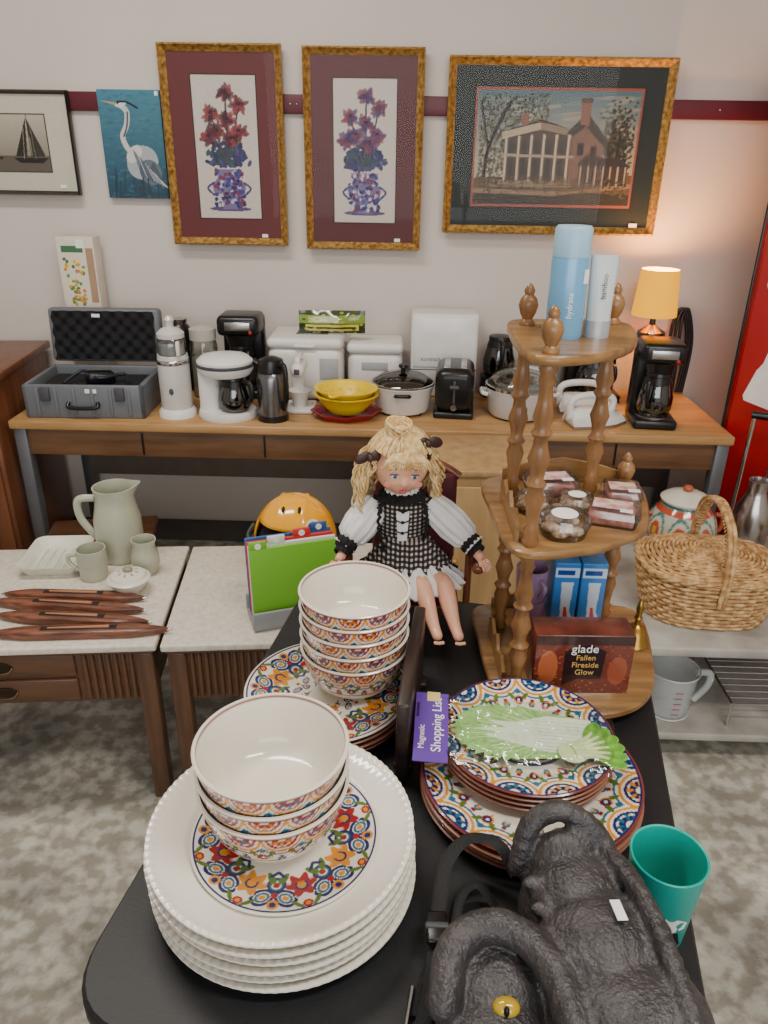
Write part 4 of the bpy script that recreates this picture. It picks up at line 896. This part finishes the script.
pinkm=mat('pink_candy',(206,140,128),.5,c2=(150,84,76),scale=60); labm=mat('pkg_label',(196,130,120),.5,c2=(236,214,206),scale=50)
def foodpkg(x,y,z,w,d,h,rz,m,round_=False):
    e=E('clear_treat_package',(x,y,z),rz)
    if round_:
        lathe(e,'tray',[(0,0),(w/2*.85,0),(w/2,h*.6),(w/2*1.03,h*.6),(w/2*.9,h),(0,h)],plastic_clear,seg=32)
        for i in range(9): a=i*.7; ell(e,'cookie_%d'%i,(.014,.014,.007),(w*.24*cos(a)*(i>0),w*.24*sin(a)*(i>0),.009+.006*(i%2)),mat('cookie',(214,190,164),.8,c2=(140,100,76),scale=80))
        lathe(e,'label',[(0,0),(w*.25,0),(0,.0008)],sticker,(0,0,h+.0005),seg=24)
    else:
        loft(e,'tray',[rr(w*.9,d*.9,.01,0,3),rr(w,d,.012,h*.6,3),rr(w*1.04,d*1.04,.012,h*.62,3),rr(w*.96,d*.96,.012,h,3)],plastic_clear)
        box(e,'contents',(w*.82,d*.82,h*.7),(0,0,h*.38),m,.005); box(e,'label',(w*.7,d*.5,.0006),(0,0,h+.0006),labm,0); box(e,'price_sticker',(.02,.012,.0008),(w*.25,-d*.3,h+.0012),sticker,0)
foodpkg(.262,1.10,Z2,.085,.085,.035,.1,pinkm,True); foodpkg(.352,1.155,Z2,.09,.075,.028,-.3,pinkm); foodpkg(.27,1.27,Z2,.09,.07,.03,.15,pinkm); foodpkg(.388,1.235,Z2,.065,.07,.028,-.1,pinkm); foodpkg(.228,1.185,Z2,.065,.065,.03,.3,pinkm,True); foodpkg(.30,1.19,Z2,.06,.06,.03,.3,pinkm,True)
# candle box
e=E('candle_gift_box',(.312,1.085,Z1),.03)
box(e,'carton',(.165,.06,.115),(0,0,.0575),mat('amber_carton',(128,62,44),.4,c2=(76,36,30),scale=18,detail=6,coat=.3),.003)
cv=Canvas(.163,.113,160,110,(110,50,38)); 
for i in range(300): cv.oval(random.random(),random.random(),.012,.012,random.choice([(170,84,50),(90,36,30),(140,60,40),(60,28,30),(200,124,74)]),0,.6)
cv.poly([(.3,.12),(.45,.25),(.7,.25),(.72,.75),(.5,.9),(.3,.75)],(44,26,30)); cv.rect(0,.85,1,1,(56,34,34)); cv.oval(.14,.45,.1,.3,(176,96,60)); cv.oval(.86,.4,.1,.25,(150,76,50)); cv.make(e,'front_print',paint_gloss,(0,-.0308,.0575))
text(e,'title','glade',.022,(.0,-.0318,.09),UP,sticker); text(e,'subtitle','Fallen\nFireside\nGlow',.0145,(.003,-.0318,.058),UP,mat('gold_print',(222,180,100),.4))
for i in range(2):
    e=E('blue_health_box',(.312+i*.050,1.255,Z1),.0); box(e,'carton',(.046,.05,.155),(0,0,.0775),mat('blue_carton',(66,134,200),.4,var=.05),.002)
    cv=Canvas(.044,.15,40,120,(56,124,196)); cv.rect(0,.82,1,.95,(190,214,235)); cv.rect(.1,.85,.8,.92,(30,70,150)); cv.poly([(.3,.75),(.8,.75),(.75,.35),(1,.15),(.9,.05),(.4,.12),(.35,.4)],(200,214,228)); cv.poly([(.5,.4),(.6,.4),(.8,.12),(.5,.14)],(200,60,70)); cv.rect(0,0,1,.05,(30,60,140)); cv.make(e,'front_print',paint_gloss,(0,-.0258,.0775))
e=E('lilac_mug_pair',(.252,1.25,Z1)); lil=mat('lilac_ceramic',(150,120,156),.3,coat=.3); lathe(e,'mug_lower',[(0,0),(.024,0),(.028,.01),(.03,.07),(.027,.07),(.025,.012),(0,.008)],lil); lathe(e,'mug_upper',[(0,.06),(.022,.06),(.028,.075),(.031,.135),(.028,.135),(.025,.08),(0,.07)],lil); handle(e,.028,.085,.12,.016,-1.2,lil,.004)
e=E('brass_hand_bell',(.448,1.21,Z1)); br=mat('brass'); lathe(e,'bell',[(.026,0),(.028,.002),(.021,.02),(.016,.035),(.006,.042),(.005,.05),(.008,.055),(.005,.062),(.007,.075),(.004,.09),(0,.095)],br,seg=32)
# ------------------------------------------------------------------ doll
def gingham():
    m=bpy.data.materials.new('gingham'); m.use_nodes=True; nt=m.node_tree; b=nt.nodes['Principled BSDF']; b.inputs['Roughness'].default_value=.9
    tc=nt.nodes.new('ShaderNodeTexCoord'); sp=nt.nodes.new('ShaderNodeSeparateXYZ'); nt.links.new(tc.outputs['Object'],sp.inputs[0])
    outs=[]
    for ax in (0,2):
        a=nt.nodes.new('ShaderNodeMath'); a.operation='MULTIPLY'; a.inputs[1].default_value=720; nt.links.new(sp.outputs[ax],a.inputs[0])
        s=nt.nodes.new('ShaderNodeMath'); s.operation='SINE'; nt.links.new(a.outputs[0],s.inputs[0]); g=nt.nodes.new('ShaderNodeMath'); g.operation='GREATER_THAN'; g.inputs[1].default_value=-.1; nt.links.new(s.outputs[0],g.inputs[0]); outs.append(g)
    ad=nt.nodes.new('ShaderNodeMath'); ad.operation='ADD'; nt.links.new(outs[0].outputs[0],ad.inputs[0]); nt.links.new(outs[1].outputs[0],ad.inputs[1])
    hf=nt.nodes.new('ShaderNodeMath'); hf.operation='MULTIPLY'; hf.inputs[1].default_value=.5; nt.links.new(ad.outputs[0],hf.inputs[0])
    r=nt.nodes.new('ShaderNodeValToRGB'); r.color_ramp.interpolation='CONSTANT'; e=r.color_ramp.elements; e[0].color=S((190,182,174)); e[0].position=0; e[1].color=S((18,16,16)); e[1].position=.8; k=e.new(.3); k.color=S((62,54,50))
    nt.links.new(hf.outputs[0],r.inputs[0]); nt.links.new(r.outputs[0],b.inputs['Base Color']); return m
def doll():
    e=E('porcelain_doll',(0,0,0)); sk=mat('doll_skin',(228,170,140),.35,var=.04,sss=.15,coat=.2); ging=gingham(); wc=mat('doll_white_cotton',(226,224,222),.9,bump=.4,bscale=90); bk=mat('doll_black_trim',(18,16,17),.9,bump=.3); hairm=mat('blond_hair',(234,206,150),.5,c2=(194,154,94),scale=40,stretch=(4,4,1),bump=.3)
    J={'pel':(.015,1.335,.875,.034),'waist':(.01,1.33,.93,.03),'chest':(.006,1.322,.985,.036),'neck':(.004,1.31,1.035,.015),'nb':(.003,1.30,1.055,.015),
       'shl':(-.045,1.318,1.005,.018),'ell':(-.088,1.30,.960,.014),'wrl':(-.105,1.255,.928,.010),'hdl':(-.113,1.235,.922,.009),
       'shr':(.056,1.315,1.005,.018),'elr':(.108,1.29,.970,.014),'wrr':(.144,1.25,.942,.010),'hdr':(.154,1.235,.934,.009),
       'hpl':(-.002,1.32,.87,.024),'knl':(.045,1.235,.882,.019),'cfl':(.054,1.20,.862,.0175),'anl':(.068,1.165,.831,.011),'ftl':(.076,1.138,.822,.010),
       'hpr':(.035,1.32,.87,.024),'knr':(.088,1.235,.882,.019),'cfr':(.094,1.20,.862,.0175),'anr':(.106,1.165,.831,.011),'ftr':(.114,1.138,.822,.010)}
    ed=[('pel','waist'),('waist','chest'),('chest','neck'),('neck','nb'),('chest','shl'),('shl','ell'),('ell','wrl'),('wrl','hdl'),('chest','shr'),('shr','elr'),('elr','wrr'),('wrr','hdr'),('pel','hpl'),('hpl','knl'),('knl','cfl'),('cfl','anl'),('anl','ftl'),('pel','hpr'),('hpr','knr'),('knr','cfr'),('cfr','anr'),('anr','ftr')]
    K=list(J); me=bpy.data.meshes.new('body'); me.from_pydata([J[k][:3] for k in K],[(K.index(a),K.index(b)) for a,b in ed],[]); me.materials.append(sk)
    o=link(bpy.data.objects.new('body',me),e); md=o.modifiers.new('skin','SKIN'); md.use_smooth_shade=True
    for i,k in enumerate(K):
        v=me.skin_vertices[0].data[i]; v.radius=(J[k][3],J[k][3]); v.use_root=(i==0)
    s=o.modifiers.new('sub','SUBSURF'); s.levels=2; s.render_levels=2
    for side,h,sx in (('l',Vector(J['hdl'][:3]),-1),('r',Vector(J['hdr'][:3]),1)):
        d=(h-Vector(J['wr'+side][:3])).normalized(); perp=Vector((0,0,1)).cross(d).normalized()
        for f_ in range(4):
            b=h+perp*(.0055*(f_-1.5))+d*.002; L=(.017,.02,.019,.015)[f_]
            tube(e,'finger_%s%d'%(side,f_),[b,b+d*L*.5+Vector((0,0,.002)),b+d*L+Vector((0,0,-.005))],[.0032,.003,.002],sk,seg=8)
        b=h-perp*.008*sx; tube(e,'thumb_'+side,[h-d*.004,b+d*.003,b+d*.012-perp*.003*sx],[.004,.0032,.0022],sk,seg=8)
    for s_ in ('l','r'):
        f=Vector(J['ft'+s_][:3])
        for q in range(5): ell(e,'toe_%s%d'%(s_,q),(.003,.004,.003),(f.x-.007+.0035*q,f.y-.009+abs(q-1.5)*.001,f.z-.001),sk,seg=10,rings=6)
    lathe(e,'vest',[(.0,-.085),(.052,-.08),(.046,-.06),(.042,-.03),(.047,0),(.051,.03),(.048,.05),(.03,.066),(.018,.07)],ging,(.006,1.322,.972),sy=.8)
    def ruff(n,amp): return lambda x,y,z,a,r:(x*(1+amp*sin(n*a)*r/.1),y*(1+amp*sin(n*a)*r/.1),z+amp*.02*cos(n*a))
    lathe(e,'skirt',[(.04,.05),(.062,.02),(.08,-.002),(.088,-.016),(.087,-.020),(.06,-.012),(.0,-.008)],ging,(.018,1.300,.897),sy=.8,seg=96,warp=ruff(16,.06))
    lathe(e,'petticoat',[(.05,.012),(.085,-.012),(.1,-.028),(.098,-.032),(.05,-.02)],wc,(.026,1.288,.894),sy=.85,seg=120,warp=ruff(24,.07))
    lathe(e,'black_hem',[(.086,-.010),(.095,-.016),(.093,-.022),(.084,-.016)],bk,(.018,1.298,.897),sy=.82,seg=96,warp=ruff(16,.06))
    lathe(e,'collar_ruffle',[(.016,.004),(.034,.002),(.044,-.008),(.042,-.011),(.018,-.002)],bk,(.004,1.312,1.035),seg=96,warp=ruff(18,.12))
    lathe(e,'collar_white',[(.016,.008),(.028,.008),(.032,.002),(.018,.002)],wc,(.004,1.312,1.037),seg=96,warp=ruff(16,.12))
    V=[];F=[]
    for j in range(11):
        z=1.022-.0105*j; hw=.013-.0006*j
        for i in range(5):
            x=(i/4-.5)*2*hw; V.append((.006+x,1.2795-.001*sin(pi*i/4)+(.006 if j<2 else 0),z))
    F=[(j*5+i,(j+1)*5+i,(j+1)*5+i+1,j*5+i+1) for j in range(10) for i in range(4)]
    mesh(e,'blouse_front',V,F,wc,ang=180)
    for i in range(4): ell(e,'button_%d'%i,(.0035,.002,.0035),(.006,1.277,1.008-.022*i),bk); 
    for i in range(4):
        z=1.008-.022*i; tube(e,'lace_%d'%i,[(-.010,1.278,z+.006),(.006,1.2765,z),(.022,1.278,z+.006)],.0012,bk,seg=5)
    for s in (-1,1):
        fr=[]
        for k in range(25):
            t=k/24; x=.006+s*(.018+.022*sin(pi*(1-t)*.9)+.010*(1-t)); z=1.032-.13*t; y=1.281+.006*(1-t) ; fr.append((x+s*.003*sin(k*2.4),y-.003*abs(sin(k*1.7)),z))
        tube(e,'bib_frill_%d'%s,fr,.0062,bk,flat=.45,straight=True)
        fr=[(.006+s*(.05+.006*sin(k*2.2)),1.305-.012*sin(pi*k/14),1.028-.0045*k) for k in range(15)]
        tube(e,'shoulder_frill_%d'%s,fr,.008,bk,flat=.5,straight=True)
    def limbpuff(nm,a,b,r,m):
        a=Vector(a);b=Vector(b);c_=(a+b)/2; d=(b-a); q=d.to_track_quat('Z','Y').to_euler(); L=d.length
        lathe(e,nm,[(.012,-L/2),(r*.8,-L*.42),(r,-L*.2),(r*1.05,L*.1),(r*.9,L*.38),(.014,L/2),(r*.75,L/2+.008),(r*.7,L/2+.01),(.01,L/2)],m,tuple(c_),tuple(q),seg=72,warp=lambda x,y,z,an,rr_:(x*(1+.06*sin(12*an)+.03*sin(5*an+z*80)),y*(1+.06*sin(12*an)),z))
    limbpuff('sleeve_l',(-.04,1.32,1.015),(-.097,1.278,.943),.031,wc); limbpuff('sleeve_r',(.052,1.318,1.015),(.134,1.266,.955),.030,wc)
    limbpuff('cuff_l',(-.092,1.283,.950),(-.104,1.262,.934),.020,bk); limbpuff('cuff_r',(.126,1.272,.960),(.142,1.256,.947),.020,bk)
    hd=E('head'); hd.parent=e; hd.location=(.000,1.298,1.096); hd.rotation_euler=(rad(12),rad(4),rad(10)); hd.scale=(1.08,1.06,1.06)
    V=[];F=[];seg=48;rg=32
    for i in range(rg+1):
        ph=pi*i/rg
        for j in range(seg):
            a=2*pi*j/seg; x=sin(ph)*cos(a); y=sin(ph)*sin(a); z=cos(ph)
            X=x*.0475*(1-.13*max(0,-z)); Y_=y*.048; Z_=z*.054
            if y<0:
                f=-y
                g=lambda cx_,cz,sx_,sz,am: am*math.exp(-((x-cx_)/sx_)**2-((z-cz)/sz)**2)*f
                Y_-=g(0,-.18,.11,.13,.010)+g(.45,-.3,.22,.2,.004)+g(-.45,-.3,.22,.2,.004)+g(0,-.5,.22,.1,.003)+g(0,-.8,.2,.15,.005)
                Y_+=g(.34,.05,.17,.13,.004)+g(-.34,.05,.17,.13,.004)
            V.append((X,Y_,Z_))
    for i in range(rg):
        for j in range(seg):
            k=(j+1)%seg; F.append((i*seg+j,(i+1)*seg+j,(i+1)*seg+k,i*seg+k))
    mesh(hd,'face',V,F,sk,ang=180)
    for s in (-1,1):
        x=s*.0165
        ell(hd,'eye_white_%d'%s,(.0072,.0035,.0042),(x,-.0425,.002),mat('eye_white',(236,236,234),.1))
        ell(hd,'iris_%d'%s,(.0036,.0020,.0037),(x,-.0450,.002),mat('iris_blue',(70,120,165),.1)); ell(hd,'pupil_%d'%s,(.0016,.001,.0017),(x,-.0466,.002),black)
        tube(hd,'lash_%d'%s,[(x-.0078,-.0415,.0025),(x-.004,-.0448,.0060),(x+.004,-.0448,.0060),(x+.0078,-.0415,.0025)],.0009,mat('lash',(60,38,26),.6),seg=5)
        tube(hd,'brow_%d'%s,[(x-.009,-.0415,.012),(x,-.0445,.0155),(x+.009,-.0415,.013)],.0008,mat('brow',(176,130,80),.6),seg=5)
        ell(hd,'cheek_%d'%s,(.009,.0025,.007),(s*.024,-.0405,-.016),mat('cheek',(228,148,126),.4)); ell(hd,'ear_%d'%s,(.005,.007,.011),(s*.047,0,-.002),sk)
        ell(hd,'nostril_%d'%s,(.0012,.001,.0008),(s*.0025,-.0572,-.0145),mat('nostril',(170,100,80),.6),seg=8,rings=6)
    lm=mat('doll_lips',(196,92,92),.25); ell(hd,'upper_lip',(.0072,.003,.0017),(0,-.0478,-.0252),lm); ell(hd,'lower_lip',(.0056,.003,.0021),(0,-.0468,-.0286),lm)
    V=[];F=[]
    for i in range(23):
        ph=pi*i/30
        for j in range(48):
            a=2*pi*j/48; V.append((.054*sin(ph)*cos(a),.006+.054*sin(ph)*sin(a),.006+.058*cos(ph)))
    for i in range(22):
        for j in range(48):
            a=2*pi*(j+.5)/48; ph=pi*(i+.5)/30
            if sin(a)<-.35 and ph>1.02: continue
            k=(j+1)%48; F.append((i*48+j,(i+1)*48+j,(i+1)*48+k,i*48+k))
    mesh(hd,'hair_cap',V,F,hairm,ang=180)
    rnd=random.Random(5); parts=[]
    for i in range(230):
        a=rnd.uniform(-.55,pi+.55); L=rnd.uniform(.06,.11); x0,y0=.052*cos(a),.006+.05*sin(a); ph=rnd.uniform(0,6); P=[]
        z0=rnd.uniform(.0,.035); fr_=rnd.uniform(8,15); am=rnd.uniform(.003,.006); fl=rnd.uniform(.28,.50)
        for k in range(28):
            t=k/27; rr_=am*min(1,t*3); P.append((x0*(1+fl*sin(t*2.2))+rr_*cos(ph+t*fr_),y0*(1+.15*t)+rr_*sin(ph+t*fr_),z0-L*t))
        parts.append(tube_geo(P,.0020,5))
    for i in range(150):
        a=rnd.uniform(-pi,pi); P=[]; end=1.10 if sin(a)<-.3 else 1.6
        for k in range(12):
            t=k/11; p_=t*end; w=.03*sin(t*9+i); P.append((.0565*sin(p_)*cos(a+w),.006+.0565*sin(p_)*sin(a+w),.006+.0605*cos(p_)))
        parts.append(tube_geo(P,.0020,5))
    for i in range(46):
        x=-.036+.0016*i; parts.append(tube_geo([(x*.6,-.04,.046),(x,-.05,.036),(x*1.08+.003*sin(i*3),-.053,.027+.003*sin(i*7)),(x*1.1+.005*sin(i*5),-.051,.021+.005*sin(i*2.7))],.0010,5))
    for i in range(34):
        ph=rnd.uniform(0,6.28); tl=rnd.uniform(.5,1); parts.append(tube_geo([(-.012+.022*cos(ph+t*5)*tl,.004+.02*sin(ph+t*5)*tl,.054+.026*sin(pi*t)*tl) for t in np.linspace(0,1,14)],.0022,5))
    V,F=merge(parts); mesh(hd,'hair_curls',V,F,hairm)
    bwm=mat('bow_ribbon',(60,38,38),.5)
    for k,(x,z,y) in enumerate([(-.056,.020,-.014),(.038,.050,-.012)]):
        for s in (-1,1): ell(hd,'bow_%d_%d'%(k,s),(.015,.006,.010),(x+s*.012,y,z+s*.002),bwm,(0,.5*s,.3))
        ell(hd,'bow_knot_%d'%k,(.006,.006,.007),(x,y-.003,z),bwm); tube(hd,'bow_tail_%d'%k,[(x,y,z),(x+.006,y-.006,z-.02),(x-.002,y-.004,z-.035)],.004,bwm,flat=.3)
    return e
doll()
e=E('doll_armchair',(0,0,.75)); wine=mat('wine_upholstery',(84,18,30),.7,bump=.2); cw=wood('chair_wood',(132,76,48),(88,44,28),2,.3)
box(e,'seat',(.19,.14,.03),(.02,1.345,.075),wine,.012,3); box(e,'seat_frame',(.2,.15,.014),(.02,1.345,.055),cw,.004)
for i,(x,y) in enumerate([(-.07,1.285),(.11,1.285),(-.07,1.405),(.11,1.405)]): lathe(e,'leg_%d'%i,[(0,0),(.008,0),(.01,.01),(.007,.02),(.011,.035),(.009,.05),(0,.05)],cw,(x,y,0),seg=16)
box(e,'back_rest',(.17,.025,.19),(.03,1.418,.185),wine,.012,3,(rad(-8),0,0)); tube(e,'crest',[(-.06,1.43,.27),(-.02,1.436,.292),(.03,1.438,.30),(.08,1.436,.292),(.12,1.43,.27)],.009,cw)
for s,x in ((-1,-.095),(1,.135)):
    tube(e,'arm_%d'%s,[(x,1.41,.172),(x,1.33,.170),(x+s*.012,1.25,.165)],.009,cw); ell(e,'arm_ball_%d'%s,(.013,.013,.012),(x+s*.013,1.240,.165),cw); tube(e,'arm_post_%d'%s,[(x,1.29,.06),(x,1.29,.165)],.007,cw)
# ------------------------------------------------------------------ teal cup
e=E('teal_plastic_tumbler',(.322,.640,.75)); tm=mat('teal_plastic',(16,172,156),.35,var=.05)
lathe(e,'tumbler',[(0,0),(.033,0),(.035,.004),(.0435,.122),(.0445,.125),(.0435,.1265),(.0415,.125),(.0335,.008),(0,.006)],tm,seg=64)
def onc(th,z,off=.0006): r=.035+(.0085)*z/.122+off; return (r*cos(th),r*sin(th),z)
def wrapped(name,pts,m,off=.0006):
    V=[onc(-1.6+x/.04,y,off) for x,y in pts]; n=len(V); c_=(sum(p[0] for p in pts)/n,sum(p[1] for p in pts)/n); V.append(onc(-1.6+c_[0]/.04,c_[1],off+.0006)); mesh(e,name,V,[(i,(i+1)%n,n) for i in range(n)],m)
wrapped('white_print',[(-.02,.055),(-.008,.067),(.012,.065),(.025,.055),(.022,.045),(.005,.040),(-.015,.043)],sticker); wrapped('black_print',[(-.014,.018),(.0,.045),(.014,.041),(.022,.018),(.012,.010),(-.008,.008)],black,.0016)
# ------------------------------------------------------------------ dinosaur mask
def dino():
    e=E('dinosaur_head_mask',(0,0,0)); m=mat('dino_rubber',(68,64,64),.36,c2=(46,43,44),scale=35,bump=.55,bscale=260,detail=10)
    bm=bmesh.new()
    def blob(c,r,rot=(0,0,0)):
        M_=Matrix.Translation(c)@Euler(rot).to_matrix().to_4x4()@Matrix.Diagonal((r[0],r[1],r[2],1))
        bmesh.ops.create_uvsphere(bm,u_segments=28,v_segments=18,radius=1,matrix=M_)
    def arc(pts,r,n=5):
        for p in cat(pts,n): blob(tuple(p),(r,r,r))
    blob((.205,.640,.83),(.05,.034,.075)); blob((.212,.60,.825),(.066,.06,.07)); blob((.226,.54,.825),(.078,.08,.070)); blob((.243,.47,.82),(.082,.09,.066)); blob((.25,.40,.81),(.080,.09,.058)); blob((.25,.34,.80),(.065,.07,.048))
    arc([(.150,.638,.85),(.160,.655,.897),(.195,.662,.916),(.235,.650,.899),(.258,.630,.86)],.013)
    blob((.110,.52,.80),(.062,.058,.05)); blob((.11,.47,.795),(.058,.06,.045)); blob((.13,.42,.79),(.07,.08,.04))
    arc([(.056,.485,.835),(.066,.525,.856),(.10,.548,.866),(.14,.538,.866),(.168,.50,.862),(.180,.45,.855)],.018)
    blob((.295,.50,.79),(.036,.07,.045)); blob((.305,.44,.79),(.038,.07,.045))
    arc([(.250,.625,.885),(.268,.57,.893),(.280,.50,.886),(.285,.43,.872),(.28,.36,.85)],.012)
    for k in range(7): blob((.16+.004*k,.60-.03*k,.868-.001*k),(.016,.009,.010),(0,.3,.3))
    for v in bm.verts:
        if v.co.z<.752: v.co.z=.752
    me=bpy.data.meshes.new('mask_skin'); bm.to_mesh(me); bm.free(); me.materials.append(m); o=link(bpy.data.objects.new('mask_skin',me),e)
    r=o.modifiers.new('r','REMESH'); r.mode='VOXEL'; r.voxel_size=.0028; r.use_smooth_shade=True
    s=o.modifiers.new('s','SMOOTH'); s.iterations=12; s.factor=.7
    t2=bpy.data.textures.new('folds','CLOUDS'); t2.noise_scale=.05; d2=o.modifiers.new('d2','DISPLACE'); d2.texture=t2; d2.strength=.004; d2.texture_coords='LOCAL'
    t=bpy.data.textures.new('scales','VORONOI'); t.noise_scale=.008; d=o.modifiers.new('d','DISPLACE'); d.texture=t; d.strength=.0020; d.mid_level=.6; d.texture_coords='LOCAL'
    ell(e,'eye',(.014,.010,.009),(.118,.480,.840),mat('dino_eye',(190,155,30),.1,coat=1)); ell(e,'eye_pupil',(.003,.004,.007),(.117,.4722,.845),black)
    for k in range(5): lathe(e,'tooth_%d'%k,[(.006,0),(.004,.012),(0,.02)],mat('tooth',(205,195,165),.4),(.08+.018*k,.365-.003*k,.772),(pi,0,0),seg=10)
    box(e,'price_sticker',(.011,.024,.001),(.236,.545,.9015),sticker,0,rot=(rad(-2),rad(4),.12))
dino()
e=E('black_webbing_strap',(0,0,0)); stm=mat('webbing',(20,20,22),.7,bump=.4,bscale=400)
tube(e,'strap_a',[(.155,.668,.80),(.135,.695,.820),(.10,.712,.81),(.072,.69,.795),(.060,.64,.78),(.054,.585,.767),(.044,.53,.758),(.030,.48,.756),(.022,.44,.756)],.009,stm,flat=.14,up=(0,0,1),n=10)
tube(e,'strap_b',[(.13,.65,.765),(.11,.672,.775),(.088,.66,.765),(.075,.61,.758),(.045,.57,.756),(.03,.52,.755)],.006,stm,flat=.18,up=(0,0,1),n=10)
box(e,'buckle',(.026,.04,.01),(.056,.605,.783),black,.003,2,(0,0,.05)); box(e,'buckle_bar',(.028,.008,.014),(.056,.605,.783),dgrey,.002)
tube(e,'metal_slider',[(.02,.50,.758),(.028,.55,.758)],.003,chrome,straight=True)
# ------------------------------------------------------------------ lights
w=bpy.data.worlds.new('world'); bpy.context.scene.world=w; w.use_nodes=True; w.node_tree.nodes['Background'].inputs[0].default_value=(.84,.84,.84,1); w.node_tree.nodes['Background'].inputs[1].default_value=.8
def area(name,loc,rot,sx,sy,en,c):
    l=bpy.data.lights.new(name,'AREA'); l.shape='RECTANGLE'; l.size=sx; l.size_y=sy; l.energy=en; l.color=c
    link(bpy.data.objects.new(name,l),None,loc,rot)
area('ceiling_light_a',(-.9,1.6,2.95),(0,0,0),1.2,.3,37,(1,.93,.84))
area('ceiling_light_b',(.9,.3,2.95),(0,0,0),1.2,.3,40,(1,.95,.88))
area('storefront_window',(.3,-2.6,1.9),(rad(82),0,0),3.5,1.8,75,(.97,.98,1))
